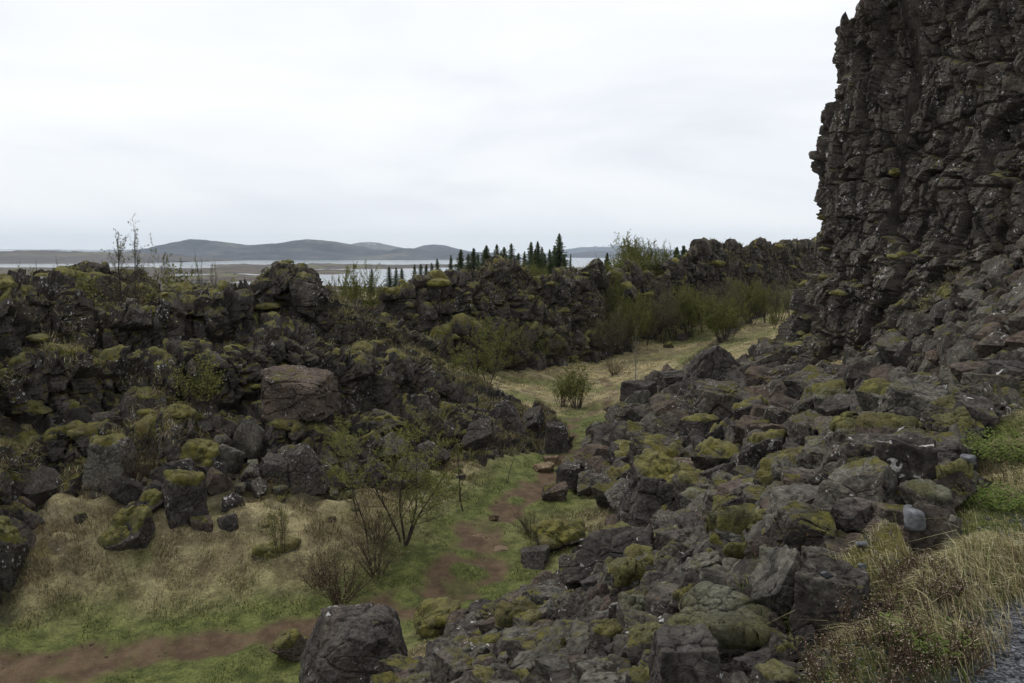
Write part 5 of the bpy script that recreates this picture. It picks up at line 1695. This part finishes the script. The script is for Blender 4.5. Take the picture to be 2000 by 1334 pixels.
# on and behind the near wall
tree_at('birch', B_tall, 0, 238, 0, 436, 'tall bare birch with upright twigs standing above the near wall', y=37.5, sxy=1.0)
tree_at('birch', B_tall, 1, 268, 0, 490, 'shorter bare birch beside the tall bare one', y=38.5, sxy=.9)
tree_at('birch', B_leafy, 0, 318, 0, 503, 'young birch with fresh green leaves right of the tall bare birch', y=39, sxy=.6)
tree_at('birch', B_tall, 1, 386, 0, 494, 'slender bare birch before the lake inlet', y=47, sxy=.6)
tree_at('birch', B_tall, 0, 415, 0, 508, 'lower bare birch right of the slender one before the lake inlet', y=48, sxy=.7)
tree_at('birch', B_tall, 0, 62, 0, 512, 'bare sapling above the outcrop at the far left', y=47, sxy=.7)
tree_at('birch', B_tall, 1, 112, 0, 506, 'second bare sapling above the outcrop at the far left', y=47.5, sxy=.7)
tree_at('shrub', S_twig, 0, 200, 0, 560, 'grey brown thicket under the tall bare birch', 'shrub', y=37.0, Hp=1.15, sxy=1.3)
tree_at('shrub', S_twig, 1, 285, 0, 566, 'grey brown thicket right of the tall bare birch', 'shrub', y=37.5, Hp=1.15, sxy=1.2)
tree_at('shrub', S_green, 1, 150, 0, 545, 'green tinged shrub at the foot of the outcrop', 'shrub', y=36.5, Hp=1.15)
tree_at('shrub', S_green, 0, 345, 0, 548, 'low green shrub right of the fresh green birch', 'shrub', y=40, Hp=1.15)
tree_at('birch', B_willow, 1, 690, 0, 536, 'bushy green birch in the dip between the two walls', y=53, sxy=.6, Hp=4.1)
tree_at('birch', B_bare, 1, 658, 0, 540, 'bare stemmed birch left of the bushy green one in the dip', y=54, sxy=.8)
# alcove of the far wall
for i, (pr, px, pb, pt, sx, lb) in enumerate([
    (B_leafy, 930, 790, 625, 1.2, 'leafy birch in the alcove with the brightest crown'), (B_thin, 985, 805, 680, 1.3, 'dark leaning birch at the mouth of the alcove'), (B_leafy, 880, 770, 660, 1.2, 'low leafy birch tucked behind the near wall'),
    (B_green, 960, 735, 640, 1.0, 'bright green birch against the alcove rock'), (B_thick, 1010, 728, 628, 1.0, 'dull green birch in the shade of the alcove'), (B_leafy, 1050, 722, 640, 1.1, 'thin crowned birch at the right of the alcove'),
    (B_thick, 1085, 716, 655, 1.0, 'low brownish birch below the mossy ledges'), (B_thin, 1130, 712, 655, 1.2, 'sparse birch between the alcove and the gully'), (B_thick, 905, 800, 735, 1.2, 'round dark shrub birch in front of the alcove')]):
    tree_at('birch', pr, i, px, pb, pt, lb, sxy=sx, group='birches in the alcove')
tree_at('birch', B_pale, 0, 1240, 772, 632, 'slender birch with a pale trunk at the meadow edge', sxy=.9)
tree_at('shrub', S_green, 0, 1098, 797, 736, 'left of two upright green shrubs standing in the meadow', 'shrub', Hp=1.15, sxy=1.0)
tree_at('shrub', S_green, 1, 1127, 800, 722, 'right and taller of two upright green shrubs standing in the meadow', 'shrub', Hp=1.15, sxy=1.1)
tree_at('shrub', S_twig, 0, 1200, 735, 700, 'low brown shrub in front of the gully birches', 'shrub', Hp=1.15, sxy=1.5)
# birch thicket along the far wall
TH = [(1180, 702, 605), (1205, 694, 600), (1232, 686, 585), (1262, 678, 580), (1292, 672, 572), (1318, 665, 560), (1345, 658, 565), (1372, 652, 560), (1398, 648, 570), (1436, 640, 552), (1466, 635, 553), (1496, 632, 548), (1522, 628, 552), (1545, 622, 556)]
wn_ = ['nearest', 'second', 'third', 'fourth', 'fifth', 'sixth', 'seventh', 'eighth', 'ninth', 'tenth', 'eleventh', 'twelfth', 'thirteenth', 'farthest']
for i, (px, pb, pt) in enumerate(TH):
    tree_at('birch', (B_bush, B_bush, B_willow, B_thick)[i % 4], i, px, pb, pt, f'{wn_[i]} birch of the thicket lining the foot of the far wall', Hp=(4.1, 4.1, 4.1, 5.0)[i % 4], sxy=.8, group='birch thicket along the far wall')
for i, (px, pb, pt) in enumerate([(1222, 668, 605), (1277, 655, 592), (1330, 645, 580), (1385, 635, 575), (1415, 630, 572), (1450, 622, 566), (1480, 615, 560), (1508, 612, 562), (1535, 608, 562), (1250, 668, 610), (1360, 640, 585)]):
    tree_at('birch', B_bush, i + 1, px, pb, pt, f'dull green birch in the rear row of the thicket, {wn_[i]} along the wall', Hp=4.1, sxy=.85, group='birch thicket along the far wall')
tree_at('birch', B_willow, 0, 1415, 668, 588, 'bright green birch standing alone in front of the thicket', sxy=.95, Hp=4.1)
tree_at('birch', B_green, 1, 1512, 645, 590, 'green birch beside the foot of the tall cliff', sxy=.9)
for i, (px, pb, pt, lb) in enumerate([(1205, 600, 528, 'upper green birch in the gully of the far wall'), (1222, 640, 566, 'lower green birch in the gully of the far wall'), (1190, 620, 560, 'small dull birch at the side of the gully')]):
    tree_at('birch', B_green if i < 2 else B_thick, i, px, pb, pt, lb, sxy=1.0, on='far_rock_wall')
# bushes and trees on the land behind the far wall
tree_at('birch', B_willow, 0, 1240, 0, 472, 'broad green willow rising behind the gully', 'willow', y=96, sxy=.85, Hp=4.1)
tree_at('birch', B_willow, 1, 1280, 0, 482, 'green willow right of the broad one behind the gully', 'willow', y=99, sxy=.7, Hp=4.1)
tree_at('birch', B_bare, 0, 1302, 0, 472, 'bare grey tree at the right end of the willows', y=102, sxy=1.0)
tree_at('birch', B_willow, 1, 1208, 0, 508, 'low green bush below the small dark pine', 'bush', y=90, sxy=1.0, Hp=4.1)
tree_at('birch', B_willow, 0, 1050, 0, 520, 'small green bush in the notch between two spruces', 'bush', y=84, sxy=1.1, Hp=4.1)
tree_at('birch', B_green, 1, 950, 0, 512, 'yellow green young birch between the first spruces', y=90, sxy=.5)
for i, (px, pt, y, lb) in enumerate([(1186, 493, 94, 'small dark pine left of the willows'), (1322, 481, 108, 'dark pine on the ridge right of the bare grey tree'), (1336, 478, 110, 'middle one of three dark pines on the ridge'), (1351, 477, 112, 'last of three dark pines on the ridge')]):
    tree_at('pine_tree', PINE, 0, px, 0, pt, lb, 'pine', y=y, Hp=4.0, sxy=.62)
SPL = [(944, 486, 101, 5, 1.1, 'pale spruce filling in before the middle cluster'), (1044, 484, 103, 3, .7, 'full green spruce between the two tall ones'), (1061, 481, 108, 5, .9, 'pale pointed spruce behind the tall open crowned one'), (1084, 478, 111, 0, .7, 'dark spruce pressed behind the tallest'), (914, 494, 104, 5, 1.0, 'pale spruce between the broad one and the second'), (976, 489, 99, 3, .8, 'squat green spruce in front of the middle cluster'), (1103, 497, 104, 3, .8, 'low green spruce at the foot of the tallest'),
       (1093, 454, 108, 3, .92, 'tallest dark spruce towering over the row'), (899, 486, 96, 0, 1, 'broad spruce at the left end of the tall row'), (922, 483, 98, 1, 1, 'second spruce from the left end of the tall row'), (934, 494, 103, 4, 1, 'slim short spruce right of the second one'),
       (952, 478, 100, 2, 1.1, 'dark full spruce leading the middle cluster'), (969, 476, 103, 5, 1.2, 'light green spruce inside the middle cluster'), (985, 481, 101, 0, 1, 'dark spruce at the centre of the middle cluster'), (999, 474, 106, 5, 1.1, 'narrow pointed spruce at the right of the middle cluster'),
       (1011, 493, 104, 4, 1.1, 'low slim spruce in the gap after the middle cluster'), (1036, 471, 106, 1, .95, 'tall spruce opening the right hand cluster'), (1023, 490, 103, 4, 1.1, 'short slim spruce just left of the right hand cluster'), (1053, 470, 104, 2, .9, 'tall open crowned spruce left of the tallest'),
       (1076, 486, 101, 0, .9, 'lower dark spruce touching the tallest'), (1066, 494, 103, 4, 1.2, 'short spruce squeezed beside the lower dark one'), (1113, 494, 110, 4, .6, 'spindly lone spruce right of the tallest'), (855, 504, 98, 4, 1, 'spruce sapling nearest the left end of the tall row'),
       (878, 497, 100, 5, .8, 'thin yellowish spruce before the lake'), (844, 513, 96, 5, 1, 'seventh small spruce along the low row by the lake'), (831, 515, 94, 5, 1, 'sixth small spruce along the low row by the lake'), (821, 514, 95, 4, 1.1, 'fifth small spruce along the low row by the lake'),
       (810, 515, 93, 5, 1.1, 'fourth small spruce along the low row by the lake'), (785, 523, 90, 4, 1.3, 'third small spruce along the low row by the lake'), (773, 521, 92, 5, 1.1, 'second small spruce along the low row by the lake'), (761, 520, 90, 4, 1.2, 'first small spruce along the low row by the lake'), (724, 524, 88, 4, .9, 'lone spruce sapling left of the low row by the lake')]
for px, pt, y, i, sx, lb in SPL:
    tree_at('spruce_tree', SPR + SPRT, i, px, 0, pt, lb, 'spruce', y=y, Hp=10.0, sxy=sx * (.85 + .4 * ((px * 7) % 10) / 10), tilt=(.03 * math.sin(px), .035 * math.cos(px * 1.7)), group='spruces behind the far wall')

# ------------------------------------------------------------------ plants of the verge
def heather(name, px, py, size, seed, label, pale=True):
    r = np.random.default_rng(seed)
    pl = Plant(seed)
    K = dict(seg=(5, 3), wob=(.14, .2), trop=(.05, .04), kids=(7,), t0=(.25,), ang=(.5,), lr=(.42,), tap=.4, split=1, leaflvl=1, leaves=0)
    heads, leaves = [], []
    for i in range(int(190 * size)):
        a = r.uniform(0, 6.283); q = math.sqrt(r.uniform()) * .42 * size
        b_ = (math.cos(a) * q, math.sin(a) * q * 1.3, -.03)
        dd = np.array([math.cos(a) * q * 1.1, math.sin(a) * q * 1.1, 1.0])
        n0 = len(pl.T[1])
        pl.grow(b_, dd / np.linalg.norm(dd), (.10 + .08 * size) * r.uniform(.6, 1.25), .0014, 0, K)
        for T_ in pl.T[1][n0:]:
            e_ = T_.reshape(-1, 5, 3).mean(1)
            heads.append(e_[-1] + r.normal(0, .004, (2, 3)))
            leaves.append(e_[r.integers(len(e_), size=4)] + r.normal(0, .004, (4, 3)))
    trunk = mesh_np('stem', np.concatenate(pl.T[0] + pl.T[1]), quads=np.concatenate([x for x in pl.Q[0]] + [x + pl.n[0] for x in pl.Q[1]]), mats=[M['redtwig']])
    def flakes(c, s, cols, nm):
        c = np.concatenate(c); n = len(c)
        a = r.normal(size=(n, 3)); a /= np.linalg.norm(a, axis=1)[:, None]
        b2 = np.cross(a, r.normal(size=(n, 3))); b2 /= np.linalg.norm(b2, axis=1)[:, None]
        V = np.stack([c - a * s, c - b2 * s * .7, c + a * s, c + b2 * s * .7], 1).reshape(-1, 3)
        C = np.repeat(np.asarray(cols)[r.integers(len(cols), size=n)], 4, axis=0)
        return mesh_np(nm, V, quads=np.arange(4 * n, dtype=np.int32).reshape(-1, 4), mats=[M['blade']], cols=C)
    x, y = hit(px, py)[:2]
    o = bpy.data.objects.new(name, None); COL.objects.link(o)
    o.location = (x, y, float(zground(np.array([x]), np.array([y]))[0]))
    tag(o, label, 'heather')
    link('stem', trunk, o)
    link('foliage', flakes(leaves, .0042, [(.055, .05, .022), (.08, .055, .03), (.05, .062, .02)], 'foliage'), o)
    if pale:
        link('flower_head', flakes(heads, .0036, [(.36, .27, .22), (.26, .18, .14), (.42, .35, .29)], 'flower_head'), o)
heather('heather_bush', 1770, 1300, .62, 1, 'wide brown heather bush with faded pale flower heads on the verge')
heather('heather_bush', 1690, 1370, .55, 2, 'brown heather bush at the bottom edge before the wide one')
heather('heather_bush', 1800, 1205, .38, 3, 'thin dark heather bush behind the wide one on the verge')
heather('heather_bush', 1930, 935, .6, 4, 'reddish heather patch high on the verge', pale=False)

def leafy_clump(px, py, size, seed, label):
    r = np.random.default_rng(seed)
    n = int(260 * size)
    a = r.uniform(0, 6.283, n); q = np.sqrt(r.uniform(size=n)) * .28 * size
    Pt = np.stack([np.cos(a) * q, np.sin(a) * q, 0 * a - .02], 1)
    V, Q, C, off = [], [], [], 0
    cols = np.array([(.075, .105, .020), (.10, .135, .032), (.055, .08, .016)])
    for i in range(n):
        h = size * r.uniform(.10, .26); m = 7
        b_ = Pt[i]
        tip = b_ + np.array([math.cos(a[i]) * q[i] * .7, math.sin(a[i]) * q[i] * .7, h])
        for j in range(m):
            c = b_ + (tip - b_) * (.3 + .7 * j / (m - 1))
            ang = j * 2.4 + r.uniform(0, 1); dv = np.array([math.cos(ang), math.sin(ang), .45]); sd_ = np.array([-math.sin(ang), math.cos(ang), 0])
            l_ = .030 * r.uniform(.7, 1.3)
            V += [c, c + dv * l_ * .5 + sd_ * l_ * .28, c + dv * l_, c + dv * l_ * .5 - sd_ * l_ * .28]
            Q.append([off, off + 1, off + 2, off + 3]); off += 4
            C += [cols[r.integers(3)]] * 4
    x, y = hit(px, py)[:2]
    o = link('leafy_plant', mesh_np('leafy_plant', np.array(V), quads=np.array(Q), mats=[M['blade']], cols=np.array(C)))
    o.location = (x, y, float(zground(np.array([x]), np.array([y]))[0]))
    tag(o, label, 'plant')
leafy_clump(1972, 905, .9, 1, 'bright green leafy clump on the verge at the right edge')
leafy_clump(1965, 800, 1.2, 2, 'bright green leafy clump highest on the verge')
leafy_clump(1930, 985, .6, 3, 'small green leafy clump above the dry grass tuft')
leafy_clump(1800, 1300, .4, 4, 'small green leafy sprout in front of the wide heather bush')

#HAZE
# ------------------------------------------------------------------ the air between here and the hills
hv = np.array([(x, y, z) for x in (-12000, 12000) for y in (-300, 19000) for z in (-52, 420)], float)
hq = np.array([[0, 1, 3, 2], [4, 6, 7, 5], [0, 4, 5, 1], [2, 3, 7, 6], [0, 2, 6, 4], [1, 5, 7, 3]])
hz_m = bpy.data.materials.new('haze')
hz_m.use_nodes = True
hn, hl = hz_m.node_tree.nodes, hz_m.node_tree.links
hn.remove(hn['Principled BSDF'])
pv = hn.new('ShaderNodeVolumePrincipled')
pv.inputs['Color'].default_value = (0.74, 0.87, 1.0, 1)
pv.inputs['Density'].default_value = 0.000042
pv.inputs['Anisotropy'].default_value = 0.0
hl.new(pv.outputs[0], hn['Material Output'].inputs['Volume'])
haze = link('haze', mesh_np('haze', hv, quads=hq, mats=[hz_m]))
tag(haze, 'thin blue haze over the lake and the hills', 'haze', kind='stuff')
